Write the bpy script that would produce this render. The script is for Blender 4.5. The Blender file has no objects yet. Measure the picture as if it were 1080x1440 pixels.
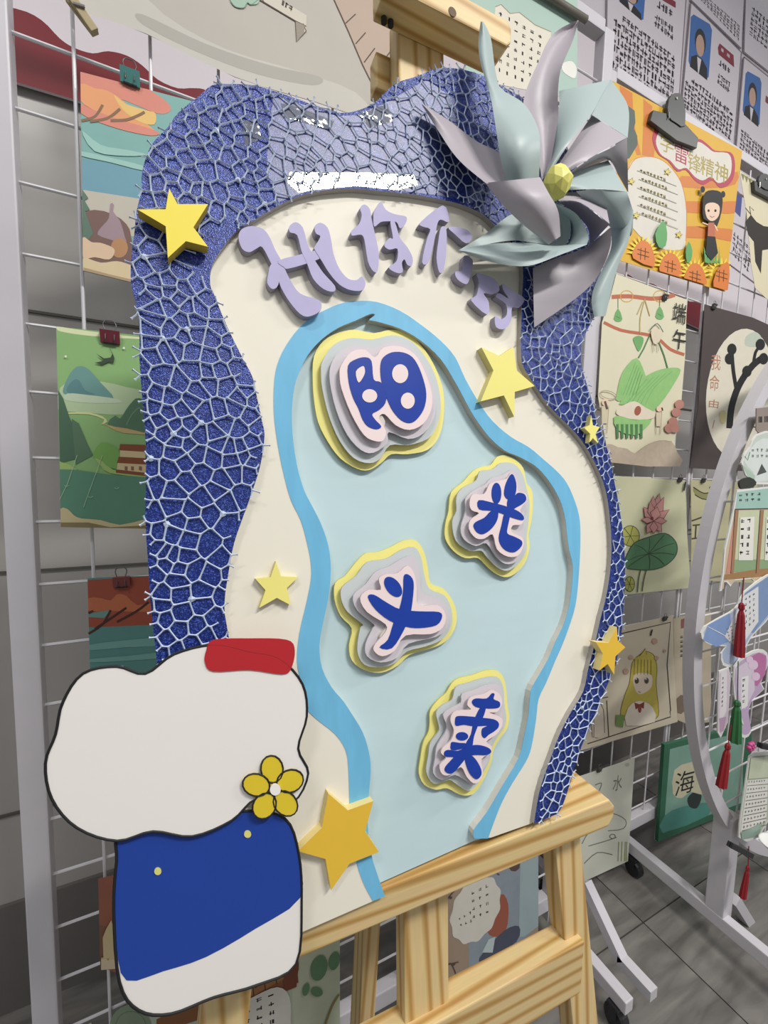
import bpy, bmesh, math, random
from mathutils import Vector, Matrix
from mathutils.geometry import delaunay_2d_cdt, tessellate_polygon

random.seed(7)
SC = bpy.context.scene
COL = SC.collection

# ------------------------------------------------------------------ camera
CAM_H = 1.42
RX = Vector((0.89791508, -0.01813132, 0.43979514))     # world X seen from the camera (right, down, forward)
RY = Vector((-0.43951244, -0.09147241, 0.89356679))    # world Y (towards the wall)
RZ = Vector((0.02402757, -0.99564253, -0.0901034))     # world Z (up)
FPX = 600.0
CAM = Vector((0, 0, CAM_H))
cam_d = bpy.data.cameras.new('camera')
cam_d.sensor_fit = 'VERTICAL'; cam_d.sensor_height = 24.0; cam_d.lens = 24.0 * FPX / 1440.0
cam_d.clip_start = 0.02
cam = bpy.data.objects.new('camera', cam_d); COL.objects.link(cam)
cam.matrix_world = Matrix(((RX[0], -RX[1], -RX[2], 0), (RY[0], -RY[1], -RY[2], 0), (RZ[0], -RZ[1], -RZ[2], CAM_H), (0, 0, 0, 1)))
SC.camera = cam

# ------------------------------------------------------------------ light
wd = bpy.data.worlds.new('room_light'); SC.world = wd; wd.use_nodes = True
bg = wd.node_tree.nodes['Background']; bg.inputs[0].default_value = (0.93, 0.96, 1.0, 1); bg.inputs[1].default_value = 0.38

def area(name, loc, turn, sx, sy, power, col=(1, 0.97, 0.93)):
    d = bpy.data.lights.new(name, 'AREA'); d.shape = 'RECTANGLE'; d.size = sx; d.size_y = sy
    d.energy = power; d.color = col
    o = bpy.data.objects.new(name, d); COL.objects.link(o); o.location = loc
    o.rotation_euler = (0, 0, math.radians(turn))
    return o
area('ceiling_lamp', (1.02, -1.37, 3.7), 17, 1.0, 0.17, 92)
area('ceiling_lamp', (-1.1, -1.0, 3.7), 17, 1.0, 0.17, 26)
area('ceiling_lamp', (3.2, -0.8, 3.7), 17, 1.0, 0.17, 42)

vs = SC.view_settings
vs.view_transform = 'Standard'; vs.look = 'None'; vs.gamma = 1.0; vs.use_curve_mapping = False
vs.exposure = 0.06

# ------------------------------------------------------------------ helpers
def ray(px, py):
    c = Vector(((px - 540.0) / FPX, (py - 720.0) / FPX, 1.0))
    return Vector((RX.dot(c), RY.dot(c), RZ.dot(c)))
def at_y(px, py, Y): r = ray(px, py); return CAM + r * (Y / r.y)
def at_z(px, py, Z): r = ray(px, py); return CAM + r * ((Z - CAM_H) / r.z)
def at_x(px, py, X): r = ray(px, py); return CAM + r * (X / r.x)

class Frame:
    def __init__(s, o, yaw=0.0, lean=0.0):
        a, t = math.radians(yaw), math.radians(lean)
        s.o = Vector(o); s.ex = Vector((math.cos(a), math.sin(a), 0)); n = Vector((-math.sin(a), math.cos(a), 0))
        s.ey = n * math.sin(t) + Vector((0, 0, math.cos(t))); s.ez = s.ex.cross(s.ey)
    def uv(s, px, py, h=0.0):
        r = ray(px, py); o = s.o + s.ez * h
        p = CAM + r * ((o - CAM).dot(s.ez) / r.dot(s.ez)); q = p - s.o
        return (q.dot(s.ex), q.dot(s.ey))
    def pts(s, l, h=0.0): return [s.uv(x, y, h) for x, y in l]
    def mat(s, off=(0, 0, 0)):
        o = s.o + s.ex * off[0] + s.ey * off[1] + s.ez * off[2]
        return Matrix(((s.ex.x, s.ey.x, s.ez.x, o.x), (s.ex.y, s.ey.y, s.ez.y, o.y), (s.ex.z, s.ey.z, s.ez.z, o.z), (0, 0, 0, 1)))

def T(ox, oy, k):                       # reads points measured on an enlarged crop
    return lambda l: [(ox + p[0] / k, oy + p[1] / k) + tuple(p[2:]) for p in l]

def lin(hx):
    v = [int(hx[i:i + 2], 16) / 255 for i in (0, 2, 4)]
    return tuple(c / 12.92 if c <= .04045 else ((c + .055) / 1.055) ** 2.4 for c in v) + (1,)
MATS = {}
def M(hx, rough=0.7, var=0.06, scale=30.0, bump=0.0, metal=0.0, name=None, spec=0.4, stretch=(1, 1, 1)):
    key = name or 'paint_' + hx + ('' if rough == .7 else '_%d' % int(rough * 100))
    if key in MATS: return MATS[key]
    m = bpy.data.materials.new(key); m.use_nodes = True; nt = m.node_tree; b = nt.nodes['Principled BSDF']
    c = lin(hx); b.inputs['Roughness'].default_value = rough; b.inputs['Metallic'].default_value = metal
    b.inputs['Specular IOR Level'].default_value = spec
    tc = nt.nodes.new('ShaderNodeTexCoord'); mp = nt.nodes.new('ShaderNodeMapping'); mp.inputs['Scale'].default_value = stretch
    nz = nt.nodes.new('ShaderNodeTexNoise'); nz.inputs['Scale'].default_value = scale; nz.inputs['Detail'].default_value = 4
    rp = nt.nodes.new('ShaderNodeMix'); rp.data_type = 'RGBA'
    rp.inputs[6].default_value = tuple(x * (1 - var) for x in c[:3]) + (1,)
    rp.inputs[7].default_value = tuple(min(1, x * (1 + var)) for x in c[:3]) + (1,)
    nt.links.new(tc.outputs['Object'], mp.inputs['Vector']); nt.links.new(mp.outputs[0], nz.inputs['Vector'])
    nt.links.new(nz.outputs[0], rp.inputs[0]); nt.links.new(rp.outputs[2], b.inputs['Base Color'])
    if bump:
        bn = nt.nodes.new('ShaderNodeBump'); bn.inputs['Strength'].default_value = bump; bn.inputs['Distance'].default_value = 0.002
        nt.links.new(nz.outputs[0], bn.inputs['Height']); nt.links.new(bn.outputs[0], b.inputs['Normal'])
    MATS[key] = m; return m

def wood(name, axis):
    m = bpy.data.materials.new(name); m.use_nodes = True; nt = m.node_tree; b = nt.nodes['Principled BSDF']
    tc = nt.nodes.new('ShaderNodeTexCoord'); mp = nt.nodes.new('ShaderNodeMapping')
    s = [1.0, 1.0, 1.0]; s[axis] = 0.045; mp.inputs['Scale'].default_value = s
    wv = nt.nodes.new('ShaderNodeTexWave'); wv.wave_type = 'BANDS'; wv.bands_direction = 'DIAGONAL'
    wv.inputs['Scale'].default_value = 26; wv.inputs['Distortion'].default_value = 5.0; wv.inputs['Detail'].default_value = 2.5
    wv.inputs['Detail Scale'].default_value = 0.6
    nz = nt.nodes.new('ShaderNodeTexNoise'); nz.inputs['Scale'].default_value = 300
    cr = nt.nodes.new('ShaderNodeValToRGB'); e = cr.color_ramp.elements
    e[0].position = 0.0; e[0].color = lin('bd9352'); e[1].position = 0.5; e[1].color = lin('e6ca92')
    x = e.new(0.16); x.color = lin('d3ae70')
    mx = nt.nodes.new('ShaderNodeMix'); mx.data_type = 'RGBA'; mx.blend_type = 'MULTIPLY'; mx.inputs[0].default_value = 0.25
    nt.links.new(tc.outputs['Object'], mp.inputs[0]); nt.links.new(mp.outputs[0], wv.inputs[0]); nt.links.new(mp.outputs[0], nz.inputs[0])
    nt.links.new(wv.outputs[1], cr.inputs[0]); nt.links.new(cr.outputs[0], mx.inputs[6]); nt.links.new(nz.outputs[1], mx.inputs[7])
    nt.links.new(mx.outputs[2], b.inputs['Base Color']); b.inputs['Roughness'].default_value = 0.48
    return m
WOOD_U, WOOD_V, WOOD_W = wood('pine_along', 0), wood('pine_upright', 1), wood('pine_deep', 2)

def glitter():
    m = bpy.data.materials.new('blue_glitter'); m.use_nodes = True; nt = m.node_tree; b = nt.nodes['Principled BSDF']
    tc = nt.nodes.new('ShaderNodeTexCoord')
    vo = nt.nodes.new('ShaderNodeTexVoronoi'); vo.inputs['Scale'].default_value = 900
    nz = nt.nodes.new('ShaderNodeTexNoise'); nz.inputs['Scale'].default_value = 60
    cr = nt.nodes.new('ShaderNodeValToRGB'); e = cr.color_ramp.elements
    e[0].position = 0.25; e[0].color = lin('15246a'); e[1].position = 0.92; e[1].color = lin('4d66c0')
    x = e.new(0.7); x.color = lin('213a92')
    sp = nt.nodes.new('ShaderNodeSeparateColor')
    nt.links.new(tc.outputs['Object'], vo.inputs[0]); nt.links.new(tc.outputs['Object'], nz.inputs[0])
    nt.links.new(vo.outputs['Color'], sp.inputs[0]); nt.links.new(sp.outputs[0], cr.inputs[0])
    mx = nt.nodes.new('ShaderNodeMix'); mx.data_type = 'RGBA'; mx.blend_type = 'MULTIPLY'; mx.inputs[0].default_value = 0.25
    nt.links.new(cr.outputs[0], mx.inputs[6]); nt.links.new(nz.outputs[1], mx.inputs[7]); nt.links.new(mx.outputs[2], b.inputs['Base Color'])
    b.inputs['Roughness'].default_value = 0.32; b.inputs['Metallic'].default_value = 0.15
    bn = nt.nodes.new('ShaderNodeBump'); bn.inputs['Strength'].default_value = 0.35; bn.inputs['Distance'].default_value = 0.001
    nt.links.new(vo.outputs['Distance'], bn.inputs['Height']); nt.links.new(bn.outputs[0], b.inputs['Normal'])
    return m

def link(name, me, parent=None, matrix=None, kind=None):
    o = bpy.data.objects.new(name, me); COL.objects.link(o)
    if parent is not None: o.parent = parent
    elif matrix is not None: o.matrix_world = matrix
    if kind: o['kind'] = kind
    return o
def empty(name, matrix): return link(name, None, None, matrix)
def tag(o, label, cat, group=None):
    o['label'] = label; o['category'] = cat
    if group: o['group'] = group
    return o

def cr(l, n=4, closed=True):            # Catmull-Rom through the points
    m = len(l); out = []
    for i in range(m if closed else m - 1):
        g = (lambda k: l[k % m]) if closed else (lambda k: l[max(0, min(m - 1, k))])
        a, b, c, d = g(i - 1), g(i), g(i + 1), g(i + 2)
        for j in range(n):
            t = j / n
            out.append(tuple(.5 * (2 * b[k] + (c[k] - a[k]) * t + (2 * a[k] - 5 * b[k] + 4 * c[k] - d[k]) * t * t + (3 * b[k] - a[k] - 3 * c[k] + d[k]) * t ** 3) for k in range(len(b))))
    if not closed: out.append(tuple(l[-1]))
    return out
def ell(cx, cy, rx, ry, n=20, rot=0.0):
    a = math.radians(rot); ca, sa = math.cos(a), math.sin(a)
    return [(cx + rx * math.cos(t) * ca - ry * math.sin(t) * sa, cy + rx * math.cos(t) * sa + ry * math.sin(t) * ca) for t in [2 * math.pi * i / n for i in range(n)]]
def sarea(p): return sum(p[i - 1][0] * p[i][1] - p[i][0] * p[i - 1][1] for i in range(len(p))) / 2
def clean(p):
    q = []
    for a in p:
        if not q or math.hypot(a[0] - q[-1][0], a[1] - q[-1][1]) > 1e-6: q.append((a[0], a[1]))
    if len(q) > 2 and math.hypot(q[0][0] - q[-1][0], q[0][1] - q[-1][1]) < 1e-6: q.pop()
    return q if sarea(q) > 0 else q[::-1]

class MB:                               # collects geometry of ONE object
    def __init__(s): s.v = []; s.f = []; s.m = []; s.mats = []
    def mi(s, mat):
        if mat not in s.mats: s.mats.append(mat)
        return s.mats.index(mat)
    def prism(s, p, h0, h1, mat, side=None):
        p = clean(p); n = len(p); b = len(s.v); k = s.mi(mat); ks = s.mi(side) if side else k
        s.v += [(x, y, h0) for x, y in p] + [(x, y, h1) for x, y in p]
        for t in tessellate_polygon([[Vector((x, y, 0)) for x, y in p]]):
            a = [p[i] for i in t]
            if sarea(a) < 0: t = t[::-1]
            s.f.append(tuple(b + n + i for i in t)); s.m.append(k); s.f.append(tuple(b + i for i in t[::-1])); s.m.append(k)
        for i in range(n):
            j = (i + 1) % n; s.f.append((b + i, b + j, b + n + j, b + n + i)); s.m.append(ks)
        return s
    def flat(s, p, h, mat):
        p = clean(p)
        if len(p) < 3: return s
        b = len(s.v); k = s.mi(mat); s.v += [(x, y, h) for x, y in p]
        for t in tessellate_polygon([[Vector((x, y, 0)) for x, y in p]]):
            if sarea([p[i] for i in t]) < 0: t = t[::-1]
            s.f.append(tuple(b + i for i in t)); s.m.append(k)
        return s
    def box(s, c, d, mat):
        b = len(s.v); k = s.mi(mat)
        s.v += [(c[0] + d[0] * i / 2, c[1] + d[1] * j / 2, c[2] + d[2] * l / 2) for i in (-1, 1) for j in (-1, 1) for l in (-1, 1)]
        for f in ((0, 1, 3, 2), (4, 6, 7, 5), (0, 4, 5, 1), (2, 3, 7, 6), (0, 2, 6, 4), (1, 5, 7, 3)):
            s.f.append(tuple(b + i for i in f)); s.m.append(k)
        return s
    def tube(s, pts, r, mat, sides=6, closed=False, rr=None, cap=True):
        pts = [Vector(p) for p in pts]; n = len(pts); b = len(s.v); k = s.mi(mat); up = None
        for i, p in enumerate(pts):
            d = (pts[(i + 1) % n] - pts[i - 1]) if closed else (pts[min(i + 1, n - 1)] - pts[max(i - 1, 0)])
            d.normalize()
            if up is None: up = d.orthogonal().normalized()
            else:
                up = up - d * up.dot(d)
                up = up.normalized() if up.length > 1e-6 else d.orthogonal().normalized()
            w = d.cross(up); q = rr[i] if rr else r
            for j in range(sides):
                a = 2 * math.pi * (j + .5) / sides
                s.v.append(tuple(p + up * (q * math.cos(a)) + w * (q * math.sin(a))))
        for i in range(n if closed else n - 1):
            for j in range(sides):
                a, c = b + i * sides, b + ((i + 1) % n) * sides; j2 = (j + 1) % sides
                s.f.append((a + j, a + j2, c + j2, c + j)); s.m.append(k)
        if not closed and cap:
            s.f.append(tuple(b + j for j in range(sides))[::-1]); s.m.append(k)
            s.f.append(tuple(b + (n - 1) * sides + j for j in range(sides))); s.m.append(k)
        return s
    def bar(s, p, q, w, h, mat, up=(0, 0, 1)):          # rectangular bar between two points
        p, q = Vector(p), Vector(q); d = (q - p).normalized(); u = Vector(up); sd = d.cross(u).normalized(); u = sd.cross(d)
        b = len(s.v); k = s.mi(mat)
        for e in (p, q):
            for i, j in ((-1, -1), (1, -1), (1, 1), (-1, 1)): s.v.append(tuple(e + sd * (i * w / 2) + u * (j * h / 2)))
        for f in ((3, 2, 1, 0), (4, 5, 6, 7), (0, 1, 5, 4), (1, 2, 6, 5), (2, 3, 7, 6), (3, 0, 4, 7)):
            s.f.append(tuple(b + i for i in f)); s.m.append(k)
        return s
    def grid(s, rows, mat):                              # sheet through rows of points
        b = len(s.v); k = s.mi(mat); n = len(rows[0])
        for r in rows: s.v += [tuple(p) for p in r]
        for i in range(len(rows) - 1):
            for j in range(n - 1):
                a = b + i * n + j; s.f.append((a, a + 1, a + n + 1, a + n)); s.m.append(k)
        return s
    def lathe(s, prof, c, mat, n=14, ax=2):
        b = len(s.v); k = s.mi(mat)
        for r, z in prof:
            for j in range(n):
                a = 2 * math.pi * j / n; x, y = r * math.cos(a), r * math.sin(a)
                p = (x, y, z) if ax == 2 else ((x, z, y) if ax == 1 else (z, x, y))
                s.v.append((c[0] + p[0], c[1] + p[1], c[2] + p[2]))
        for i in range(len(prof) - 1):
            for j in range(n):
                j2 = (j + 1) % n; s.f.append((b + i * n + j, b + i * n + j2, b + (i + 1) * n + j2, b + (i + 1) * n + j)); s.m.append(k)
        return s
    def mesh(s, name, off=(0, 0, 0), smooth=False):
        me = bpy.data.meshes.new(name)
        me.from_pydata([(v[0] - off[0], v[1] - off[1], v[2] - off[2]) for v in s.v], [], s.f)
        for m in s.mats: me.materials.append(m)
        me.polygons.foreach_set('material_index', s.m)
        if smooth: me.polygons.foreach_set('use_smooth', [True] * len(s.f))
        me.update(); return me
    def build(s, name, parent=None, matrix=None, smooth=False, bevel=0.0, kind=None, off=(0, 0, 0)):
        me = s.mesh(name, off, smooth)
        if bevel or s.fixn:
            bm = bmesh.new(); bm.from_mesh(me)
            bmesh.ops.recalc_face_normals(bm, faces=bm.faces)
            if bevel:
                bm.normal_update()
                bmesh.ops.dissolve_limit(bm, angle_limit=0.01, verts=bm.verts, edges=bm.edges)
                es = [e for e in bm.edges if len(e.link_faces) == 2 and e.calc_face_angle(0) > .5]
                bmesh.ops.bevel(bm, geom=es, offset=bevel, segments=2, affect='EDGES', profile=.6, clamp_overlap=True)
            bm.to_mesh(me); bm.free()
        return link(name, me, parent, matrix, kind)
    fixn = True

GL = {}
def glyph(txt):                          # lettering as flat outlines, scaled to the unit square
    if txt in GL: return GL[txt]
    cu = bpy.data.curves.new('t', 'FONT'); cu.body = txt; cu.resolution_u = 2; cu.fill_mode = 'FRONT'
    o = bpy.data.objects.new('t', cu); COL.objects.link(o)
    dg = bpy.context.evaluated_depsgraph_get(); dg.update()
    me = bpy.data.meshes.new_from_object(o.evaluated_get(dg))
    v = [(a.co.x, a.co.y) for a in me.vertices]; f = [tuple(p.vertices) for p in me.polygons]
    if v:
        x0, x1 = min(a[0] for a in v), max(a[0] for a in v); y0, y1 = min(a[1] for a in v), max(a[1] for a in v)
        v = [((x - x0) / max(1e-6, x1 - x0), (y - y0) / max(1e-6, y1 - y0)) for x, y in v]
    bpy.data.objects.remove(o); bpy.data.curves.remove(cu); bpy.data.meshes.remove(me)
    GL[txt] = (v, f); return GL[txt]

class Sheet:                             # a sheet of paper or card with its printing or drawing, one mesh
    def __init__(s, fr, outline, paper, thick=0.0008, h=0.0, side=None, smooth=0):
        s.fr = fr; s.h = h; s.b = MB(); s.b.fixn = False; s.n = 0
        p = fr.pts(outline, h); s.base = cr(p, smooth) if smooth else p
        s.b.prism(s.base, h - thick, h, paper, side)
        c = clean(s.base); n = len(c)
        s.cut = all((c[i - 1][0] - c[i - 2][0]) * (c[i][1] - c[i - 1][1]) - (c[i - 1][1] - c[i - 2][1]) * (c[i][0] - c[i - 1][0]) > -2e-5 for i in range(n))
    def z(s): s.n += 1; return s.h + 0.00009 * s.n
    def clip(s, p):                      # keep printing within the sheet (convex outlines only)
        c = clean(s.base)
        if not s.cut: return p
        for i in range(len(c)):
            a, b = c[i - 1], c[i]; out = []
            f = lambda q: (b[0] - a[0]) * (q[1] - a[1]) - (b[1] - a[1]) * (q[0] - a[0])
            for j in range(len(p)):
                q, r = p[j - 1], p[j]; fq, fr_ = f(q), f(r)
                if (fq >= 0) != (fr_ >= 0): t = fq / (fq - fr_); out.append((q[0] + (r[0] - q[0]) * t, q[1] + (r[1] - q[1]) * t))
                if fr_ >= 0: out.append(r)
            p = out
            if len(p) < 3: return []
        return p
    def poly(s, l, mat, smooth=0):
        p = s.fr.pts(l, s.h); p = s.clip(cr(p, smooth) if smooth else p)
        if len(p) > 2: s.b.flat(p, s.z(), mat)
        return s
    def dot(s, cx, cy, rx, ry, mat, rot=0, n=18): return s.poly(ell(cx, cy, rx, ry, n, rot), mat)
    def line(s, l, w, mat, smooth=0, closed=False):
        l = [tuple(p[:2]) for p in l]
        if smooth: l = cr(l, smooth, closed)
        elif closed: l = l + [l[0]]
        if closed and smooth: l = l + [l[0]]
        z = s.z()
        L, R = [], []
        for i, p in enumerate(l):
            a, c = l[max(i - 1, 0)], l[min(i + 1, len(l) - 1)]
            dx, dy = c[0] - a[0], c[1] - a[1]; d = math.hypot(dx, dy) or 1
            L.append((p[0] - dy / d * w / 2, p[1] + dx / d * w / 2)); R.append((p[0] + dy / d * w / 2, p[1] - dx / d * w / 2))
        L, R = s.fr.pts(L, s.h), s.fr.pts(R, s.h); b = len(s.b.v); k = s.b.mi(mat)
        for p, q in zip(L, R): s.b.v += [(p[0], p[1], z), (q[0], q[1], z)]
        for i in range(len(l) - 1):
            a = [b + 2 * i, b + 2 * i + 1, b + 2 * i + 3, b + 2 * i + 2]
            if sarea([s.b.v[j][:2] for j in a]) < 0: a = a[::-1]
            s.b.f.append(tuple(a)); s.b.m.append(k)
        return s
    def text(s, txt, quad, mat):         # quad: corners top-left, top-right, bottom-right, bottom-left
        v, f = glyph(txt); z = s.z(); b = len(s.b.v); k = s.b.mi(mat); a, c, d, e = quad
        for x, y in v:
            X = (a[0] * (1 - x) + c[0] * x) * y + (e[0] * (1 - x) + d[0] * x) * (1 - y)
            Y = (a[1] * (1 - x) + c[1] * x) * y + (e[1] * (1 - x) + d[1] * x) * (1 - y)
            q = s.fr.uv(X, Y, s.h); s.b.v.append((q[0], q[1], z))
        for t in f:
            t = tuple(b + i for i in t)
            if sarea([s.b.v[i][:2] for i in t]) < 0: t = t[::-1]
            s.b.f.append(t); s.b.m.append(k)
        return s
    def scrib(s, quad, rows, cols, mat, fill=.8, vert=False, rag=0, w=.7):    # rows of writing too small to read
        a, c, d, e = quad; z = s.z(); k = s.b.mi(mat); rnd = random.Random(rows * 31 + cols)
        def P(x, y):
            X = (a[0] * (1 - x) + c[0] * x) * (1 - y) + (e[0] * (1 - x) + d[0] * x) * y
            Y = (a[1] * (1 - x) + c[1] * x) * (1 - y) + (e[1] * (1 - x) + d[1] * x) * y
            return s.fr.uv(X, Y, s.h)
        for r in range(rows):
            m = cols if r < rows - 1 else max(1, cols - rag)
            for i in range(m):
                x0, y0 = i / cols, r / rows; cw, ch = fill / cols, fill / rows
                if vert and rnd.random() < .05: continue
                for _ in range(3):
                    if rnd.random() < .5: bx = (x0, y0 + rnd.random() * ch * .8, cw, ch * .2)
                    else: bx = (x0 + rnd.random() * cw * .8, y0, cw * .22, ch)
                    q = [P(bx[0], bx[1]), P(bx[0] + bx[2], bx[1]), P(bx[0] + bx[2], bx[1] + bx[3]), P(bx[0], bx[1] + bx[3])]
                    b = len(s.b.v); s.b.v += [(u, v_, z) for u, v_ in q]; t = (b, b + 1, b + 2, b + 3)
                    if sarea(q) < 0: t = t[::-1]
                    s.b.f.append(t); s.b.m.append(k)
        return s
    def build(s, name, label=None, cat=None, group=None, parent=None):
        if parent is not None: return s.b.build(name, parent)
        off = (min(p[0] for p in s.base), min(p[1] for p in s.base), s.h)
        o = s.b.build(name, None, s.fr.mat(off), off=off)
        return tag(o, label, cat, group)

BLACK, WHITE = M('1b1b1d', .6), M('ece8e2', .6)
INK = M('2a2928', .7)
STEEL = M('c9c6cc', .35, .03, metal=.0, name='white_enamel')
WIRE = M('d8d6da', .35, .03, name='wire_enamel')
DARKP = M('26262a', .4, name='black_plastic')

# ------------------------------------------------------------------ the room
WALL_Y = 1.30
def floor_mat():
    m = bpy.data.materials.new('floor_tile'); m.use_nodes = True; nt = m.node_tree; b = nt.nodes['Principled BSDF']
    tc = nt.nodes.new('ShaderNodeTexCoord'); mp = nt.nodes.new('ShaderNodeMapping'); mp.inputs['Scale'].default_value = (1, 6, 1)
    nz = nt.nodes.new('ShaderNodeTexNoise'); nz.inputs['Scale'].default_value = 3.5; nz.inputs['Detail'].default_value = 8
    nz.inputs['Distortion'].default_value = 0.6
    c = nt.nodes.new('ShaderNodeValToRGB'); e = c.color_ramp.elements
    e[0].position = .3; e[0].color = lin('565452'); e[1].position = .72; e[1].color = lin('8a8681')
    nt.links.new(tc.outputs['Object'], mp.inputs[0]); nt.links.new(mp.outputs[0], nz.inputs[0]); nt.links.new(nz.outputs[0], c.inputs[0])
    nt.links.new(c.outputs[0], b.inputs['Base Color']); b.inputs['Roughness'].default_value = .38
    return m
FLOOR = floor_mat()
fl = MB().box((1.0, 0.0, -0.03), (9.0, 8.0, 0.04), M('5d5a57', .6, name='floor_joint')).build('floor', kind='structure')
tile = MB().box((0, 0, 0), (0.596, 0.596, 0.012), FLOOR).mesh('tile')
for i in range(-2, 6):
    for j in range(-2, 3):
        t = link('tile', tile, fl); t.location = (0.13 + 0.6 * i + .3, -0.16 + 0.6 * j + .3 - 0.3, -0.006)

WALLM = M('a8a4a0', .25, .05, 4, name='grey_wall', spec=.5)
MB().box((1.0, WALL_Y + .06, 1.5), (9.0, .1, 3.1), WALLM).build('wall_back', kind='structure')
seam = M('57544f', .6, name='wall_seam')
MB().box((1.0, WALL_Y + .008, 0.15), (9.0, .016, .30), M('6a6663', .4, name='baseboard_grey')).build('baseboard_back', kind='structure')
zs = at_y(120, 448, WALL_Y).z
for k, z in enumerate((zs, zs - 0.62, zs - 1.24)):
    MB().box((1.0, WALL_Y + .008, z), (9.0, .008, .006), seam).build('trim_%d' % (k + 1), kind='structure')

# printed wall display: white boards over a dark red wave, cards with portraits and text
WF = Frame((0, WALL_Y - .012, CAM_H))
nb = empty('wall_display', Matrix.Translation((0.3, WALL_Y - .012, 2.0)))
tag(nb, 'white printed wall display with portrait cards and a dark red wave along its lower edge', 'display board')
class WSheet(Sheet):
    pass
PANEL = M('e2d9de', .35, .02, name='display_white'); RED = M('7c1420', .45, .05, name='display_red')
inv = WF.mat() ; nbm = nb.matrix_world.inverted()
def wall_part(sh, name):
    o = sh.b.build(name, nb); o.matrix_local = nbm @ WF.mat(); return o
s = Sheet(WF, [(-60, -260), (1300, -700), (1300, 560), (985, 463), (868, 408), (560, 290), (125, 146), (22, 115), (-60, 88)], PANEL, .008)
wave = cr([(-60, 0), (22, 12), (58, 28), (84, 54), (104, 67), (130, 75), (152, 72), (178, 78), (200, 92), (222, 112), (250, 124), (275, 124), (300, 132), (400, 190), (600, 275), (800, 350), (868, 384), (884, 386), (897, 396), (918, 399), (932, 408), (952, 412), (970, 424), (990, 424), (1010, 440), (1060, 470), (1200, 530)], 3, False)
s.poly(wave + [(1300, 560), (985, 463), (868, 408), (560, 290), (125, 146), (22, 115), (-60, 88)], RED)
wall_part(s, 'display_panel')
BORD = M('7a6f78', .4); PHB = M('3f6fb4', .4); HAIR = M('1d1a1c', .4); SKIN = M('c9a590', .5); BADGE = M('8c2135', .4); TXT = M('55505a', .6)
def portrait(s, q):
    a, b_, c, d = q
    def P(x, y): return ((a[0] * (1 - x) + b_[0] * x) * (1 - y) + (d[0] * (1 - x) + c[0] * x) * y, (a[1] * (1 - x) + b_[1] * x) * (1 - y) + (d[1] * (1 - x) + c[1] * x) * y)
    def E(cx, cy, rx, ry): return [P(*p) for p in ell(cx, cy, rx, ry, 16)]
    s.poly([P(x, y) for x, y in [(.12, 0), (.88, 0), (1, .08), (1, .92), (.88, 1), (.12, 1), (0, .92), (0, .08)]], PHB)
    s.poly([P(x, y) for x, y in [(.08, 1), (.12, .8), (.35, .7), (.65, .7), (.9, .8), (.94, 1)]], HAIR)
    s.poly([P(x, y) for x, y in [(.4, .72), (.6, .72), (.52, 1), (.48, 1)]], PANEL)
    s.poly(E(.5, .42, .26, .24), HAIR); s.poly(E(.5, .49, .2, .2), SKIN)
def card(outline, jobs):
    s = Sheet(WF, outline, PANEL, .004, h=.006)
    s.line(outline, 1.6, BORD, closed=True)
    jobs(s); wall_part(s, 'card_panel')
c7 = T(780, 0, 3.6)
def jA(s):
    portrait(s, c7([(315, -120), (460, -40), (448, 112), (318, 0)]))
    s.poly(c7([(530, -40), (612, 10), (612, 40), (560, 10), (530, -10)]), BADGE)
    s.scrib(c7([(520, 0), (600, 55), (597, 100), (517, 45)]), 1, 4, TXT)
    s.scrib(c7([(508, 70), (605, 140), (600, 215), (503, 135)]), 2, 6, TXT)
    s.scrib(c7([(345, 80), (612, 290), (610, 330), (340, 115)]), 1, 13, TXT)
    s.scrib(c7([(300, 90), (612, 330), (598, 560), (285, 345)]), 6, 16, TXT, rag=6)
card(c7([(270, -300), (665, 0), (625, 560), (260, 330)]), jA)
def jB(s):
    portrait(s, c7([(690, 65), (798, 130), (778, 412), (676, 330)]))
    s.poly(c7([(835, 220), (905, 280), (908, 340), (830, 275), (826, 240)]), BADGE)
    s.scrib(c7([(840, 240), (900, 292), (898, 325), (838, 270)]), 1, 2, PANEL, .5)
    s.scrib(c7([(832, 300), (890, 350), (888, 385), (830, 335)]), 1, 4, TXT)
    s.scrib(c7([(828, 370), (890, 420), (885, 480), (822, 425)]), 2, 5, TXT)
    s.scrib(c7([(695, 395), (905, 570), (900, 600), (690, 425)]), 1, 12, TXT)
    s.scrib(c7([(662, 405), (905, 610), (888, 745), (650, 545)]), 5, 15, TXT, rag=5)
card(c7([(690, 12), (945, 265), (905, 760), (640, 560)]), jB)
def jC(s): s.scrib(c7([(720, -60), (940, 130), (935, 215), (720, -20)]), 5, 13, TXT)
card(c7([(690, -250), (960, 0), (945, 245), (690, 0)]), jC)
def jD(s):
    portrait(s, c7([(968, 355), (1048, 400), (1036, 648), (950, 575)]))
    s.scrib(c7([(945, 650), (1100, 790), (1085, 910), (935, 760)]), 5, 11, TXT)
    s.scrib(c7([(1065, 480), (1110, 520), (1108, 560), (1062, 520)]), 1, 2, BADGE)
card(c7([(958, 288), (1220, 500), (1200, 1000), (915, 790)]), jD)
def jE(s): s.scrib(c7([(1000, 30), (1180, 190), (1170, 330), (985, 180)]), 6, 10, TXT)
card(c7([(975, -300), (1230, 0), (1220, 470), (958, 262)]), jE)
wall_cards_low = Sheet(WF, c7([(930, 800), (1200, 1010), (1190, 1560), (880, 1330)]), PANEL, .004, h=.006)
wall_cards_low.poly(c7([(920, 960), (950, 990), (940, 1100), (910, 1070)]), M('5a5f9c', .4))
wall_cards_low.scrib(c7([(905, 1170), (1000, 1260), (985, 1390), (895, 1290)]), 5, 6, TXT)
wall_part(wall_cards_low, 'card_panel')

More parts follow.
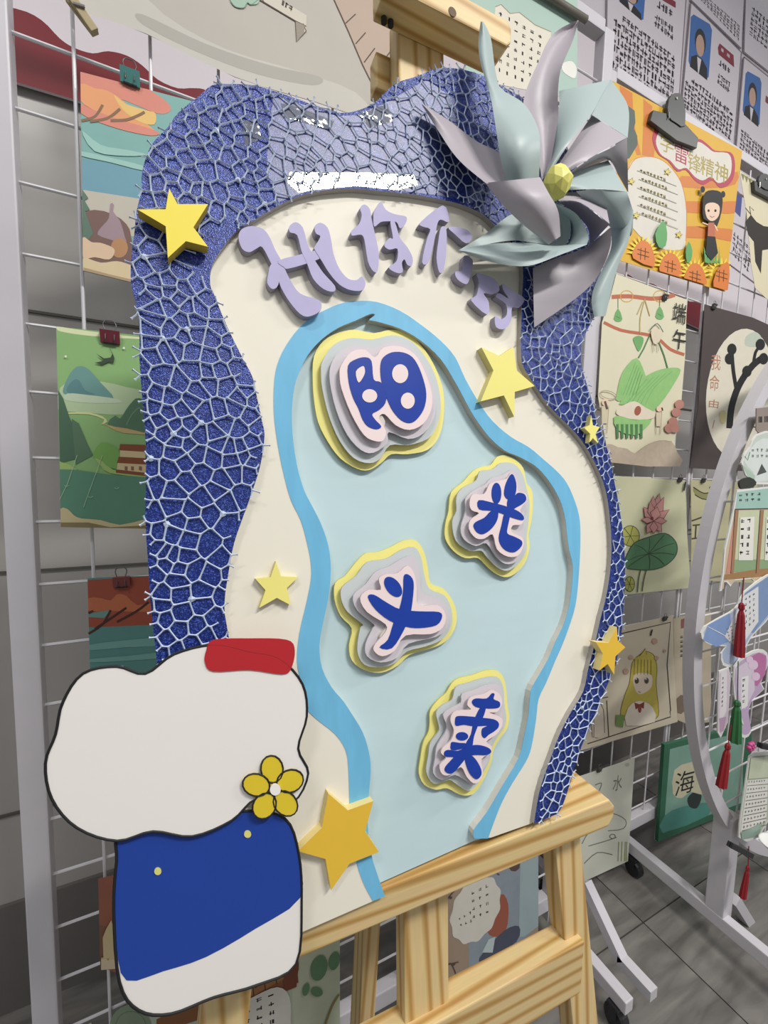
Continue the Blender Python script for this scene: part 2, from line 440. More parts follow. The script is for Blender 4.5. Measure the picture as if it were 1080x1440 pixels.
# ------------------------------------------------------------------ mesh display racks
def caster(parent, x, y, name='caster'):
    b = MB()
    b.lathe([(0, -.014), (.026, -.014), (.031, -.008), (.031, .008), (.026, .014), (0, .014)], (x, y, .031), DARKP, 16, 0)
    b.bar((x - .02, y, .035), (x - .02, y, .072), .02, .004, DARKP, (1, 0, 0)).bar((x + .02, y, .035), (x + .02, y, .072), .02, .004, DARKP, (1, 0, 0))
    b.box((x, y, .072), (.046, .03, .008), DARKP)
    return b.build(name, parent)
def rack(name, Y, x0, x1, zbase, ztop, vx, hz, label, pw=.036):
    root = empty(name, Matrix.Translation((0, 0, 0))); tag(root, label, 'display rack', 'white wire mesh display racks along the wall')
    for x in (x0, x1): MB().box((x, Y, (ztop + .08) / 2), (pw, .03, ztop - .08), STEEL).build('post', root, bevel=.003)
    MB().box(((x0 + x1) / 2, Y, ztop), (x1 - x0 - pw, .03, .03), STEEL).build('top_rail', root, bevel=.003)
    MB().box(((x0 + x1) / 2, Y, zbase), (x1 - x0 - pw, .03, .045), STEEL).build('bottom_rail', root, bevel=.003)
    vm = MB().tube([(0, 0, zbase), (0, 0, ztop)], .0026, WIRE, 6).mesh('upright_wire')
    hm = MB().tube([(x0, 0, 0), (x1, 0, 0)], .0026, WIRE, 6).mesh('cross_wire')
    for x in vx: o = link('upright_wire', vm, root); o.location = (x, Y - .004, 0)
    for z in hz: o = link('cross_wire', hm, root); o.location = (0, Y + .001, z)
    return root
k = .835
r1 = rack('mesh_rack', k, -.2135, 1.006, CAM_H - 1.53 * k, CAM_H + 1.35 * k,
          [-.1227 + .1008 * i for i in range(11)], [CAM_H + .612 * k + .1 * i for i in range(-17, 6)],
          'white mesh display rack behind the wooden easel, hung with landscape posters')
for x, f in ((-.2135, 0), (1.006, 1)):
    MB().bar((x, k - .26, .095), (x, k + .26, .095), .03, .035, STEEL).build('foot', r1, bevel=.003)
    caster(r1, x, k - .23); caster(r1, x, k + .23)
# braces of the right-hand foot, bent towards the front
p0, p1 = at_z(872, 1352, .10), at_z(922, 1397, .10); xm = (p0.x + p1.x) / 2
q = at_x(823, 1240, xm)
b = MB().bar(q, (xm, p0.y, .10), .028, .028, STEEL, (1, 0, 0)).bar((xm, p0.y + .005, .10), (xm, p1.y, .10), .028, .028, STEEL)
b.build('foot_brace', r1)
k2 = .89
r2 = rack('mesh_rack', k2, 1.095, 2.55, CAM_H - 1.39 * k2, CAM_H + 1.25 * k2,
          [1.223 + .1036 * i for i in range(-1, 12)], [CAM_H + .568 * k2 + .0998 * i for i in range(-17, 6)],
          'white mesh display rack beside the moon-shaped hoop rack, hung with children drawings')
MB().box((1.628, k2 - .004, 1.2), (.008, .008, 2.3), WIRE).build('panel_edge', r2)
MB().box((1.648, k2 - .004, 1.2), (.006, .006, 2.3), WIRE).build('panel_edge', r2)
for x in (1.10, 2.55):
    MB().bar((x, k2 - .012, .10), (x, k2 + .26, .10), .03, .03, STEEL).build('foot', r2, bevel=.003)
    caster(r2, x, k2 + .22); caster(r2, x, k2 + .03)
# post of the next rack along, its edge showing beside the first one
r3 = empty('mesh_rack', Matrix.Translation((0, 0, 0)))
tag(r3, 'white mesh display rack beyond the post at the far end of the landscape posters', 'display rack', 'white wire mesh display racks along the wall')
MB().box((-.325, k + .03, 1.3), (.036, .03, 2.44), STEEL).build('post', r3, bevel=.003)
MB().box((-.70, k + .03, .14), (.72, .03, .04), STEEL).build('bottom_rail', r3)
MB().bar((-.325, k - .2, .095), (-.325, k + .26, .095), .03, .035, STEEL).build('foot', r3, bevel=.003)
caster(r3, -.325, k - .17); caster(r3, -.325, k + .23)

# ------------------------------------------------------------------ moon hoop rack
HC, HR = Vector((2.135, .607, CAM_H - .352)), .955
root = empty('hoop_rack', Matrix.Translation((1.42, .65, 0)))
tag(root, 'white moon-shaped hoop display rack on a castor foot, hung with paper crafts', 'display rack')
def hl(p): return (p[0] - 1.42, p[1] - .65, p[2])
b = MB(); N = 200
for i in range(N + 1):
    a = 2 * math.pi * i / N
    for rr, yy in ((HR + .004, .590), (HR + .004, .618), (HR - .032, .618), (HR - .032, .590)):
        b.v.append(hl((HC.x + rr * math.cos(a), yy, HC.z + rr * math.sin(a))))
ks = b.mi(STEEL)
for i in range(N):
    for j in range(4):
        a, c = i * 4, (i + 1) * 4; j2 = (j + 1) % 4
        b.f.append((a + j, a + j2, c + j2, c + j)); b.m.append(ks)
b.build('hoop', root)
for i in range(-9, 10):
    d = i * .1; l = math.sqrt(max(0, HR ** 2 - d ** 2)) - .02
    MB().tube([hl((HC.x + d, .612, HC.z - l)), hl((HC.x + d, .612, HC.z + l))], .0026, WIRE).build('upright_wire', root)
    MB().tube([hl((HC.x - l, .608, HC.z + d)), hl((HC.x + l, .608, HC.z + d))], .0026, WIRE).build('cross_wire', root)
pt = at_y(1012, 1165, .607); pb = at_y(1002, 1340, .607)
for x in (pb.x + .005, 2 * HC.x - pb.x):
    zt = HC.z - math.sqrt(HR ** 2 - (x - HC.x) ** 2)
    MB().box(hl((x, .607, (zt + .05 + .10) / 2)), (.05, .05, zt + .05 - .10), STEEL).build('post', root, bevel=.003)
    MB().bar(hl((x - .01, .93, .10)), hl((x - .01, .30, .10)), .032, .04, STEEL).build('foot', root, bevel=.003)
    for yy in (.86, .36):
        c = caster(root, x - .01 - 1.42, yy - .65)
b1 = at_y(1030, 1262, .60); b2 = at_y(1110, 1390, .60)
MB().bar(hl(b1), hl(b2), .03, .03, STEEL, (0, 1, 0)).build('brace', root)
e1 = at_z(862, 1191, .12)
MB().lathe([(0, 0), (.012, 0), (.012, .03), (.006, .034), (0, .034)], hl((e1.x, .932, .10)), M('8f8d90', .4, metal=.8, name='bolt_steel'), 12, 1).build('bolt', root)

# ------------------------------------------------------------------ clips
CLIPN = [0]
def binder_clip(fr, px, py, w, mat, label, h=.004, hz=.012):
    u, v = fr.uv(px, py, h); root = empty('binder_clip', fr.mat((u, v, h))); tag(root, label, 'clip', 'small binder clips holding the posters')
    b = MB(); hw = w / 2
    b.v += [(-hw, .006, .001), (hw, .006, .001), (hw, .006, .009), (-hw, .006, .009), (-hw, -hz, -.001), (hw, -hz, -.001), (hw, -hz, .002), (-hw, -hz, .002)]
    kk = b.mi(mat)
    for f in ((0, 1, 2, 3), (7, 6, 5, 4), (3, 2, 6, 7), (1, 0, 4, 5), (0, 3, 7, 4), (2, 1, 5, 6)): b.f.append(f); b.m.append(kk)
    b.build('clip_body', root)
    for sx in (-.45, 0, .45): MB().tube([(hw * sx - .003, -hz, .002), (hw * sx + .003, -hz, .002)], .0016, DARKP).build('clip_hinge', root)
    lp = [(-.3, -.9), (-.32, .2), (-.45, .9), (-.3, 1.35), (0, 1.45), (.3, 1.35), (.45, .9), (.32, .2), (.3, -.9)]
    MB().tube([(x * w * .75, y * hz * 1.15 + .002, .006 - .002 * y) for x, y in cr(lp, 3, False)], .0008, M('6d6a6c', .35, metal=.7, name='clip_wire'), 5).build('clip_handle', root, smooth=True)
    return root

R1 = Frame((0, .835 - .021, CAM_H)); R2 = Frame((0, .89 - .021, CAM_H))

# ------------------------------------------------------------------ posters on the rack behind the easel
# tall watercolour with clouds and a drawn scroll
s = Sheet(R1, [(104, -60), (104, 6), (150, 24), (205, 47), (260, 72), (330, 108), (390, 128), (440, 142), (520, 170), (553, 176), (562, 40), (560, -90)], M('bdb8af', .75, .10, 5, name='watercolour_grey'), .001, h=.006)
pal = [M('cac6bd', .75, .08, 6), M('b3afa7', .75, .05, 6), M('d2cbbd', .75), M('b9a08c', .75), M('5a4b40', .7), M('a7c2b0', .7), M('7f9a8c', .7)]
s.poly([(104, -60), (150, -60), (230, 20), (320, 70), (420, 100), (500, 130), (520, 165), (440, 142), (330, 108), (205, 47), (104, 6)], pal[0], 3)
s.poly([(200, 20), (290, 62), (380, 92), (450, 108), (440, 120), (360, 104), (270, 70), (200, 34)], pal[1], 4)
s.poly([(480, -60), (560, -90), (562, 40), (553, 176), (535, 140), (505, 80), (468, -4)], M('bda999', .75, .06, 12))
s.line([(466, -8), (490, 45), (510, 92), (533, 138)], 1.8, pal[4])
for a, c in (((486, 33), (500, 20)), ((500, 62), (514, 46)), ((512, 88), (527, 68)), ((522, 108), (557, 62)), ((530, 124), (556, 96))): s.line([a, c], 1.6, pal[4])
c3 = T(320, 0, 2.7)
s.poly(c3([(115, -30), (150, -30), (300, 60), (298, 120), (262, 160), (258, 82), (140, 10)]), pal[2])
s.line(c3([(120, 0), (258, 82), (298, 102)]), 1.6, pal[4]); s.line(c3([(258, 82), (262, 160), (298, 120), (286, 92)]), 1.4, pal[4])
s.poly(c3([(258, 84), (292, 98), (290, 128), (262, 158)]), M('9a9184', .7))
s.scrib(c3([(205, 0), (250, 30), (245, 52), (200, 22)]), 1, 3, pal[4])
s.poly(c3([(10, -40), (118, -40), (118, 12), (90, 20), (75, 12), (62, 32), (30, 28), (12, 8)]), pal[5], 3); s.line(c3([(118, 0), (90, 20), (75, 12), (62, 32), (30, 28), (12, 8)]), 1.2, pal[6], 3)
s.build('watercolour_scroll', 'cream and grey watercolour paper with a drawn scroll, hung above the blue sign', 'painting')

# coral clouds over a teal sky with a pagoda
c1 = T(0, 0, 4.5); c2 = T(0, 320, 4.5); c3b = T(0, 640, 4.5); c4 = T(0, 1120, 4.5)
TEAL = M('7fb0aa', .5); TEAL2 = M('9cc6bc', .5); TEAL3 = M('6f9fb0', .5); CORAL = M('d98a78', .5); ORNG = M('e6a06e', .5); YELO = M('e8c074', .5)
BRN = M('8a6a50', .55); MAUV = M('a08a92', .55); SAND = M('dcc8a2', .55); SANDD = M('b39a78', .55); PINE = M('5f7a6a', .55); DUSK = M('c2bcae', .55)
s = Sheet(R1, [(113, 101), (300, 150), (300, 425), (117, 381)], TEAL, h=.002)
s.poly(c1([(512, 1000), (900, 1060), (900, 1300), (515, 1230)]), TEAL3); s.poly(c1([(514, 1200), (900, 1260), (900, 1500), (520, 1480)]), DUSK)
s.poly(c1([(512, 455), (800, 490), (980, 590), (1060, 650), (1080, 700), (1000, 720), (800, 640), (660, 600), (512, 560)]), CORAL, 3)
s.poly(c1([(512, 530), (600, 560), (680, 575), (780, 640), (900, 760), (980, 830), (860, 800), (720, 770), (600, 700), (512, 640)]), ORNG, 3)
s.poly(c1([(720, 600), (800, 660), (930, 700), (985, 720), (975, 790), (880, 770), (780, 700)]), YELO, 3)
s.poly(c1([(512, 660), (600, 700), (760, 760), (900, 800), (1010, 840), (960, 860), (800, 830), (640, 780), (515, 720)]), CORAL, 3)
for l in ([(515, 765), (600, 740), (650, 665)], [(570, 770), (680, 750), (760, 690)], [(700, 765), (800, 760), (880, 730), (915, 710)]): s.line(c1(l), 4, BRN, 4)
s.poly(c1([(515, 960), (700, 1000), (900, 1050), (900, 1080), (700, 1030), (520, 990)]), TEAL2, 3)
s.poly(c1([(520, 830), (640, 920), (800, 950), (930, 980), (800, 990), (600, 960)]), TEAL2, 3)
s.poly(c1([(520, 1380), (600, 1330), (720, 1360), (800, 1420)]) + c2([(830, 60), (830, 260), (530, 200)]), M('7a5f58', .6), 2)
s.poly(c1([(690, 1380), (700, 1290), (722, 1300), (715, 1340), (760, 1400)]) + c2([(790, 60), (790, 100), (640, 60), (620, 30), (660, -20)]), MAUV, 2)
s.dot(168, 349, 12, 14, M('b98a62', .6))
s.poly(c1([(520, 1200), (560, 1255), (535, 1270), (570, 1330), (540, 1340)]) + c2([(590, 40), (560, 80), (525, 80)]), PINE)
s.poly(c2([(525, 65), (580, 95), (640, 100), (715, 130), (725, 165), (690, 205), (600, 190), (528, 195)]), M('e0c2a4', .6), 3)
s.poly(c2([(530, 195), (640, 225), (740, 215), (830, 240), (1000, 300), (1000, 400), (830, 350), (700, 320), (530, 275)]), SAND, 3)
s.poly(c2([(530, 255), (700, 300), (830, 330), (1000, 380), (1000, 420), (830, 352), (700, 325), (530, 278)]), SANDD)
s.build('landscape_poster', 'poster of coral clouds over a teal sky with a grey pagoda', 'poster', 'landscape posters on the mesh rack')

# green hills
GRN = M('8fb878', .5); s = Sheet(R1, [(79, 459), (300, 483), (300, 745), (86, 741)], GRN, h=.002)
MIST = M('b9cfa6', .55); DG = M('4f6f58', .55); LKE = M('5f9078', .5); HILL = M('6f9c96', .55); OLV = M('a5c274', .55)
s.poly(c2([(360, 625), (420, 635), (560, 655), (640, 668), (640, 690), (520, 680), (420, 665), (365, 650)]), M('dfe6b8', .6), 2)
s.poly(c2([(750, 680), (890, 695), (890, 706), (750, 700)]), M('dfe6b8', .6))
s.poly(c2([(370, 1060), (420, 980), (640, 975), (800, 1010), (1000, 1060), (1000, 1180), (380, 1160)]), MIST, 2)
s.poly(c2([(400, 1020), (440, 930), (480, 885), (520, 878), (570, 905), (640, 985), (720, 1085), (560, 1080), (420, 1060)]), HILL, 3)
s.poly(c2([(420, 1030), (460, 970), (500, 965), (540, 1030), (600, 1055), (480, 1060)]), M('5f8a8c', .55), 3)
s.poly(c2([(430, 1050), (560, 1060), (740, 1085), (760, 1110), (560, 1110), (410, 1090)]), M('c6d6ba', .6), 3)
s.poly(c2([(440, 1170), (560, 1170), (650, 1195), (680, 1230), (640, 1245), (660, 1215), (560, 1182), (440, 1180)]), M('d9de9e', .6), 2)
s.poly(c2([(640, 1240), (800, 1270), (1000, 1280), (1000, 1310), (780, 1300), (680, 1255)]), M('c9b27c', .6), 2)
s.poly(c2([(370, 1030), (400, 1080), (440, 1200), (500, 1330), (580, 1440)]) + c3b([(380, 50)]), DG)
s.poly(c2([(455, 1210), (500, 1240), (560, 1380), (590, 1440)]) + c3b([(480, 60)]), M('5b7a5f', .55))
s.poly(c2([(680, 1245), (730, 1190), (760, 1210), (800, 1150), (840, 1100), (885, 1080), (1000, 1150), (1000, 1300), (800, 1270)]), M('5a7d62', .55), 2)
s.line(c2([(800, 1250), (830, 1190), (880, 1140), (900, 1180)]), 1.2, M('7fa08a', .5), 3)
s.poly(c3b([(378, 40), (500, 95), (700, 125), (1000, 140), (1000, 470), (386, 455)]), LKE); s.poly(c3b([(378, 40), (440, 60), (490, 92), (380, 90)]), OLV)
s.poly(c2([(590, 1430), (640, 1360), (720, 1380), (760, 1430)]) + c3b([(740, 90), (640, 50), (600, 20)]), M('7fb05c', .55), 2)
s.poly(c3b([(600, 20), (650, 40), (720, 95), (920, 130), (920, 140), (700, 115), (640, 70)]), OLV, 2)
RF = M('8a4f34', .6); WL = M('d8c49a', .6)
s.poly(c2([(760, 1370), (920, 1375), (920, 1420), (755, 1410)]), RF); s.poly(c2([(760, 1410), (920, 1420), (920, 1440)]) + c3b([(920, 20), (760, 12)]), WL)
s.poly(c3b([(752, 10), (925, 20), (925, 60), (740, 50)]), RF); s.poly(c3b([(745, 50), (925, 60), (925, 115), (740, 95)]), WL); s.poly(c3b([(735, 90), (925, 112), (925, 132), (735, 110)]), RF)
for x in (790, 830, 880): s.poly(c3b([(x, 70), (x + 18, 72), (x + 18, 98), (x, 95)]), BRN)
s.poly(c3b([(382, 340), (430, 340), (470, 380), (520, 400), (640, 410), (760, 440), (900, 410), (1000, 400), (1000, 470), (388, 457)]), M('cdbf94', .6), 2)
s.poly(c3b([(384, 425), (560, 425), (700, 455), (1000, 440), (1000, 475), (386, 458)]), M('8a7a58', .6))
for l in ([(490, 0), (430, 180), (380, 280)], [(650, 0), (570, 220), (530, 330)]): s.line(c3b(l), .7, M('b8cfae', .6))
BIRD = M('3c4a3a', .6)
s.poly(c2([(610, 800), (660, 830), (700, 825), (715, 800), (690, 755), (725, 830), (720, 860), (690, 850), (650, 870), (600, 858), (660, 845)]), BIRD)
for x, y in ((418, 818), (785, 765)): s.dot(x / 4.5, 320 + y / 4.5, 1.6, 1.6, WHITE)
for x, y in ((425, 198), (740, 212), (575, 268)): s.line(c3b([(x - 15, y - 6), (x, y), (x + 15, y - 8)]), .8, M('a9c7ac', .6))
s.build('landscape_poster', 'green poster of misty hills, a lake and a flying swallow', 'poster', 'landscape posters on the mesh rack')

# red clouds over teal, lower down
s = Sheet(R1, [(123, 813), (300, 806), (300, 1100), (131, 1100)], M('5d8f8c', .5), h=.002)
RC = M('a0503e', .5)
s.poly(c3b([(555, 790), (960, 765), (1100, 800), (1100, 1080), (940, 1075), (700, 1085), (560, 1090)]), RC); s.poly(c3b([(558, 905), (640, 905), (700, 920), (740, 880), (800, 890), (870, 950), (1000, 930), (1000, 990), (700, 985), (560, 985)]), M('c0704e', .5), 2)
s.poly(c3b([(560, 1000), (700, 980), (660, 1030), (560, 1025)]), M('6f9a92', .5))
for l in ([(560, 1130), (650, 1070), (700, 980)], [(600, 1100), (720, 1020), (800, 965)], [(740, 1055), (860, 990), (940, 930)], [(560, 1000), (590, 985)]): s.line(c3b(l), 3.2, M('4a322c', .6), 3)
s.poly(c3b([(560, 1200), (800, 1170), (1100, 1150), (1100, 1200), (800, 1215), (560, 1235)]), M('77a8a2', .5), 2); s.poly(c3b([(560, 1290), (800, 1270), (1100, 1240), (1100, 1275), (800, 1300), (565, 1310)]), M('77a8a2', .5), 2)
s.build('landscape_poster', 'poster of dark red clouds and branches over teal water', 'poster', 'landscape posters on the mesh rack')

# reddish sheet, paper tag, low on the rack
s = Sheet(R1, [(138, 1236), (260, 1210), (260, 1400), (141, 1360)], M('96604e', .6, .12, 20), h=.002); s.poly([(138, 1300), (180, 1310), (180, 1360), (140, 1358)], M('7f5a48', .6), 0)
s.build('drawing_sheet', 'plain reddish brown sheet low on the mesh rack', 'drawing')
s = Sheet(R1, c4([(640, 1030), (655, 1030), (650, 900), (670, 850), (705, 790), (722, 850), (724, 1000), (740, 1060), (735, 1090), (640, 1098)]), M('c9b98e', .7, .1), .003, h=.008)
s.poly(c4([(640, 1030), (740, 1030), (736, 1090), (640, 1098)]), M('d2c2a6', .7)); s.dot(152, 1349, 1.5, 1.5, M('b98a3a', .6))
s.build('paper_tag', 'beige paper tag hanging in front of the reddish brown sheet', 'tag')
s = Sheet(R1, ell(184, 1446, 30, 32, 24), M('7d8f78', .6), h=.002)
s.line(ell(184, 1446, 22, 24, 24), 1.0, M('5c6e5a', .6), closed=True)
s.build('round_drawing', 'round grey green drawing at the foot of the mesh rack', 'drawing')

# roof tiles and lotus leaves, seen under the easel tray
cl = T(200, 1200, 3)
s = Sheet(R1, [(180, 1330), (478, 1246), (478, 1500), (180, 1560)], M('a9b3a0', .6, .08, 8), h=.002)
s.poly(cl([(620, 380), (840, 260), (840, 720), (640, 720)]), M('b3bba4', .6))
RT = M('7d5334', .6); RT2 = M('94663e', .6); OUT = M('3c2a20', .7)
s.poly(cl([(60, 760), (370, 660), (660, 545), (640, 385), (500, 470), (380, 545), (60, 700)]), RT)
for i in range(6):
    x = 370 + i * 48; y = 555 - i * 27
    s.poly(cl([(x, y), (x + 46, y - 26), (x + 50, y + 70), (x + 4, y + 100)]), RT2); s.line(cl([(x, y), (x + 10, y + 30), (x + 2, y + 60), (x + 6, y + 102)]), 1, OUT, 3)
    s.scrib(cl([(x + 8, y + 12), (x + 42, y - 8), (x + 44, y + 56), (x + 10, y + 80)]), 2, 2, OUT, .7)
s.poly(cl([(590, 420), (640, 385), (660, 460), (650, 560), (600, 580)]), M('6e3b2c', .6))
s.poly(cl([(360, 720), (370, 660), (470, 600), (570, 560), (620, 600), (625, 700), (600, 760), (360, 760)]), M('c9c7c0', .6), 3)
s.scrib(cl([(380, 650), (580, 570), (590, 760), (380, 820)]), 5, 4, INK, .45)
LF = M('5d8060', .6)
for cx, cy, rx, ry in ((745, 480, 34, 55), (810, 450, 22, 40), (690, 570, 14, 28), (735, 580, 26, 20), (790, 352, 8, 22)): s.poly([(200 + a / 3, 1200 + c / 3) for a, c in ell(cx, cy, rx, ry, 16, 15)], LF)
s.line(cl([(830, 590), (800, 640), (770, 720)]), 2.5, M('8a7a48', .6), 3)
s.build('drawing_sheet', 'drawing of brown roof tiles, a white text disc and green lotus leaves', 'drawing')

# blossom branch poster with scalloped text oval
ce = T(500, 1080, 2.7)
s = Sheet(R1, [(585, 1240), (757, 1160), (757, 1345), (585, 1420)], M('a08d7c', .6, .08, 8), h=.002)
s.poly(ce([(430, 380), (520, 330), (640, 260), (694, 220), (694, 600), (560, 720), (430, 760)]), M('8c98a2', .6, .15, 25)); s.poly(ce([(628, 290), (640, 270), (694, 240), (694, 600), (640, 640), (620, 640)]), M('9fb0b4', .6, .1, 12))
s.poly(ce([(550, 480), (580, 520), (570, 620), (520, 640), (500, 600)]), M('9c5a48', .6), 3); s.poly(ce([(470, 720), (560, 620), (620, 600), (610, 660), (500, 730)]), M('4c5262', .6), 3)
s.poly(ce([(570, 340), (620, 310), (622, 380), (590, 390)]), M('5e4a48', .6), 2)
s.poly(ce([(480, 700), (505, 650), (530, 640), (520, 700)]), M('b8c6c6', .6))
OV = M('d6d2c8', .6)
oval = [(480 / 1, 0)]
pts = []
for i in range(22):
    t = 2 * math.pi * i / 22; g = 1 + .035 * (1 if i % 2 else -1)
    x, y = 85 * math.cos(t) * g, 135 * math.sin(t) * g; a = math.radians(24)
    pts.append((455 + x * math.cos(a) - y * math.sin(a), 537 + x * math.sin(a) + y * math.cos(a)))
s.poly(ce(pts), OV, 3)
s.scrib(ce([(390, 570), (450, 535), (455, 600), (400, 615)]), 2, 3, INK, .35); s.scrib(ce([(440, 470), (520, 430), (520, 570), (445, 590)]), 4, 3, INK, .35)
BR = M('5c4a44', .7)
for l in ([(318, 520), (370, 470), (390, 400)], [(370, 470), (410, 430), (412, 400)], [(340, 500), (330, 460)], [(330, 760), (360, 740), (380, 780)], [(350, 745), (390, 735)], [(480, 390), (500, 370), (545, 405)]): s.line(ce(l), 1.6, BR, 3)
for x, y in ((405, 445), (385, 430), (360, 490), (335, 775), (372, 742)): s.dot(500 + x / 2.7, 1080 + y / 2.7, 2.2, 2, BR)
s.build('drawing_sheet', 'drawing with a scalloped text oval, dark branches and a red rock', 'drawing')

# green scroll poster with white text panel, top of the rack
cp = T(580, 0, 3.131)
s = Sheet(R1, [(655, -90), (812, -20), (812, 140), (655, 110)], M('a9c2b6', .6, .06, 8), h=.002)
s.poly(cp([(365, 30), (390, 20), (430, 60), (470, 55), (540, 110), (610, 140), (600, 400), (500, 460), (380, 380), (350, 250)]), M('dcd6c6', .6))
s.line(cp([(365, 30), (390, 20), (430, 60), (470, 55), (540, 110), (610, 140)]), 1.2, M('8f8a6a', .6))
s.scrib(cp([(380, 50), (590, 170), (570, 420), (380, 340)]), 7, 6, INK, .4, vert=True)
s.poly(cp([(660, 280), (700, 270), (722, 300), (715, 345), (680, 330), (660, 310)]), M('e2e2da', .6), 3)
s.build('scroll_poster', 'pale green scroll poster with a white panel of vertical writing', 'poster')
rod = MB(); a = R1.uv(745, -22, .012); c_ = R1.uv(824, 28, .012)
rod.tube([(a[0], a[1], .012), (c_[0], c_[1], .012)], .008, M('6f6a60', .45), 8)
off = (c_[0], c_[1], .012)
tag(rod.build('hanging_rod', None, R1.mat(off), off=off, smooth=True), 'dark grey rod along the top of the pale green scroll poster', 'rod')

# clips on the rack
binder_clip(R1, 183, 108, .026, M('4f8a86', .4, name='clip_teal'), 'teal binder clip on the poster of coral clouds')
binder_clip(R1, 155, 472, .026, M('7a3340', .4, name='clip_red'), 'dark red binder clip on the green hill poster')
binder_clip(R1, 171, 815, .024, M('8a4a48', .4, name='clip_rust'), 'rust red binder clip on the poster of dark red clouds')
# wooden clothes peg
u, v = R1.uv(134, 46, .014); u2, v2 = R1.uv(95, -8, .014)
peg = empty('clothes_peg', R1.mat((u, v, .014))); tag(peg, 'wooden clothes peg gripping the corner of the watercolour paper', 'peg')
d = Vector((u2 - u, v2 - v, 0)); PEG = M('b0a07c', .55, .1, 60, name='peg_wood')
for sz in (-.006, .006): MB().bar((0, 0, sz * .4), d + Vector((0, 0, sz)), .011, .006, PEG, (0, 0, 1)).build('peg_half', peg, bevel=.001)
MB().tube([d * .55 + Vector((-.007, 0, .009)), d * .55 + Vector((.007, .002, .009))], .002, M('8f8d90', .35, metal=.8, name='bolt_steel')).build('peg_spring', peg)

# ------------------------------------------------------------------ children's drawings on the second rack
cy = T(860, 110, 4.8)
s = Sheet(R2, cy([(10, 18), (882, 490), (765, 1442), (60, 1232)]), M('d9ab34', .55, .05), h=.003)
OR = M('d07c36', .55); 
for q in ([(55, 45), (140, 100), (150, 300), (200, 520), (170, 520), (60, 200)], [(215, 140), (275, 190), (262, 300), (300, 420), (285, 530), (205, 520), (215, 300)]): s.poly(cy(q), OR)
for i in range(3):
    y = 640 + i * 170
    s.poly(cy([(470, y + 20), (700, y + 30), (850, y - 10 + i * 30), (835, y + 75 + i * 25), (700, y + 100), (480, y + 95)]), OR, 2)
s.poly(cy([(0, 20), (40, 130), (100, 180), (155, 220), (160, 300), (150, 340), (172, 390), (175, 450), (120, 540), (20, 560)]), M('59645f', .6))
WH = M('d9d4c9', .6); CR = M('b03a52', .55)
s.poly(cy([(110, 620), (160, 545), (260, 530), (350, 560), (430, 640), (480, 740), (505, 900), (500, 1100), (460, 1160), (300, 1140), (140, 1010), (108, 850)]), WH, 3)
s.line(cy([(110, 620), (160, 545), (260, 530), (350, 560), (430, 640), (480, 740), (505, 900), (500, 1100)]), 1.0, OR, 3)
bl = [(275, 400), (300, 330), (340, 350), (420, 390), (520, 430), (590, 410), (650, 450), (700, 490), (800, 500), (830, 560), (825, 660), (790, 720), (730, 740), (680, 690), (620, 720), (560, 690), (500, 620), (440, 630), (380, 560), (320, 520), (290, 470)]
s.poly(cy(bl), CR, 3); cxm = sum(p[0] for p in bl) / len(bl); cym = sum(p[1] for p in bl) / len(bl)
s.poly(cy([(cxm + (x - cxm) * .92, cym + (y - cym) * .84) for x, y in bl]), WH, 3)
GLD = M('a8963c', .5)
for ch, x, y, c in (('学', 330, 360, GLD), ('雷', 425, 430, CR), ('锋', 515, 490, GLD), ('精', 600, 520, GLD), ('神', 695, 555, GLD)):
    s.text(ch, cy([(x, y), (x + 92, y + 40), (x + 84, y + 165), (x - 4, y + 125)]), c)
for i in range(6):
    y = 625 + i * 58; x = 170 + (i % 2) * 10
    s.line(cy([(x, y), (x + 265, y + 105)]), .7, M('9a9c8c', .6)); s.scrib(cy([(x + 20, y - 12), (x + 200, y + 55), (x + 198, y + 88), (x + 18, y + 18)]), 1, 8, M('8f8240', .6), .7)
ST = M('d8c860', .5)
def star5(cx, cy_, r, rot=0, q=.42): return [(cx + (r if i % 2 == 0 else r * q) * math.sin(math.radians(rot + 36 * i)), cy_ - (r if i % 2 == 0 else r * q) * math.cos(math.radians(rot + 36 * i))) for i in range(10)]
for x, y in ((372, 635), (128, 700), (448, 1060), (160, 930)): s.poly(cy(star5(x, y, 26, 15)), ST); s.line(cy(star5(x, y, 26, 15)), .6, M('8a7a2c', .6), closed=True)
SF = M('e8d23c', .5); SB = M('d67a34', .5); BK = M('5a3a1c', .7); LE = M('5aa05c', .5)
for x, y in ((205, 1180), (385, 1265), (548, 1335), (725, 1330)):
    for i in range(11):
        a = math.radians(180 + i * 18); s.poly(cy([(x + 62 * math.cos(a - .16), y + 70 * math.sin(a - .16)), (x + 112 * math.cos(a), y + 118 * math.sin(a)), (x + 62 * math.cos(a + .16), y + 70 * math.sin(a + .16))]), SF)
    h = [(x - 68, y + 62), (x - 62, y - 20), (x - 20, y - 78), (x + 30, y - 70), (x + 66, y - 10), (x + 72, y + 90)]
    if x == 725: h = [(x - 55, y + 95), (x - 40, y - 10), (x + 10, y - 70), (x + 50, y - 70), (x + 42, y + 105)]
    if x == 205: h = [(x - 68, y + 40), (x - 62, y - 20), (x - 20, y - 78), (x + 30, y - 70), (x + 66, y - 10), (x + 72, y + 98)]
    s.poly(cy(h), SB, 2)
    for d in (-16, 14): s.line(cy([(x + d, y - 30), (x + d - 4, y + 50)]), 1.0, BK); s.line(cy([(x - 40, y + d - 5), (x + 38, y + d + 18)]), 1.0, BK)
s.poly(cy([(275, 1060), (330, 970), (355, 1050), (345, 1140), (300, 1150)]), LE, 2); s.poly(cy([(480, 1180), (500, 1110), (525, 1170), (515, 1240), (490, 1250)]), LE, 2)
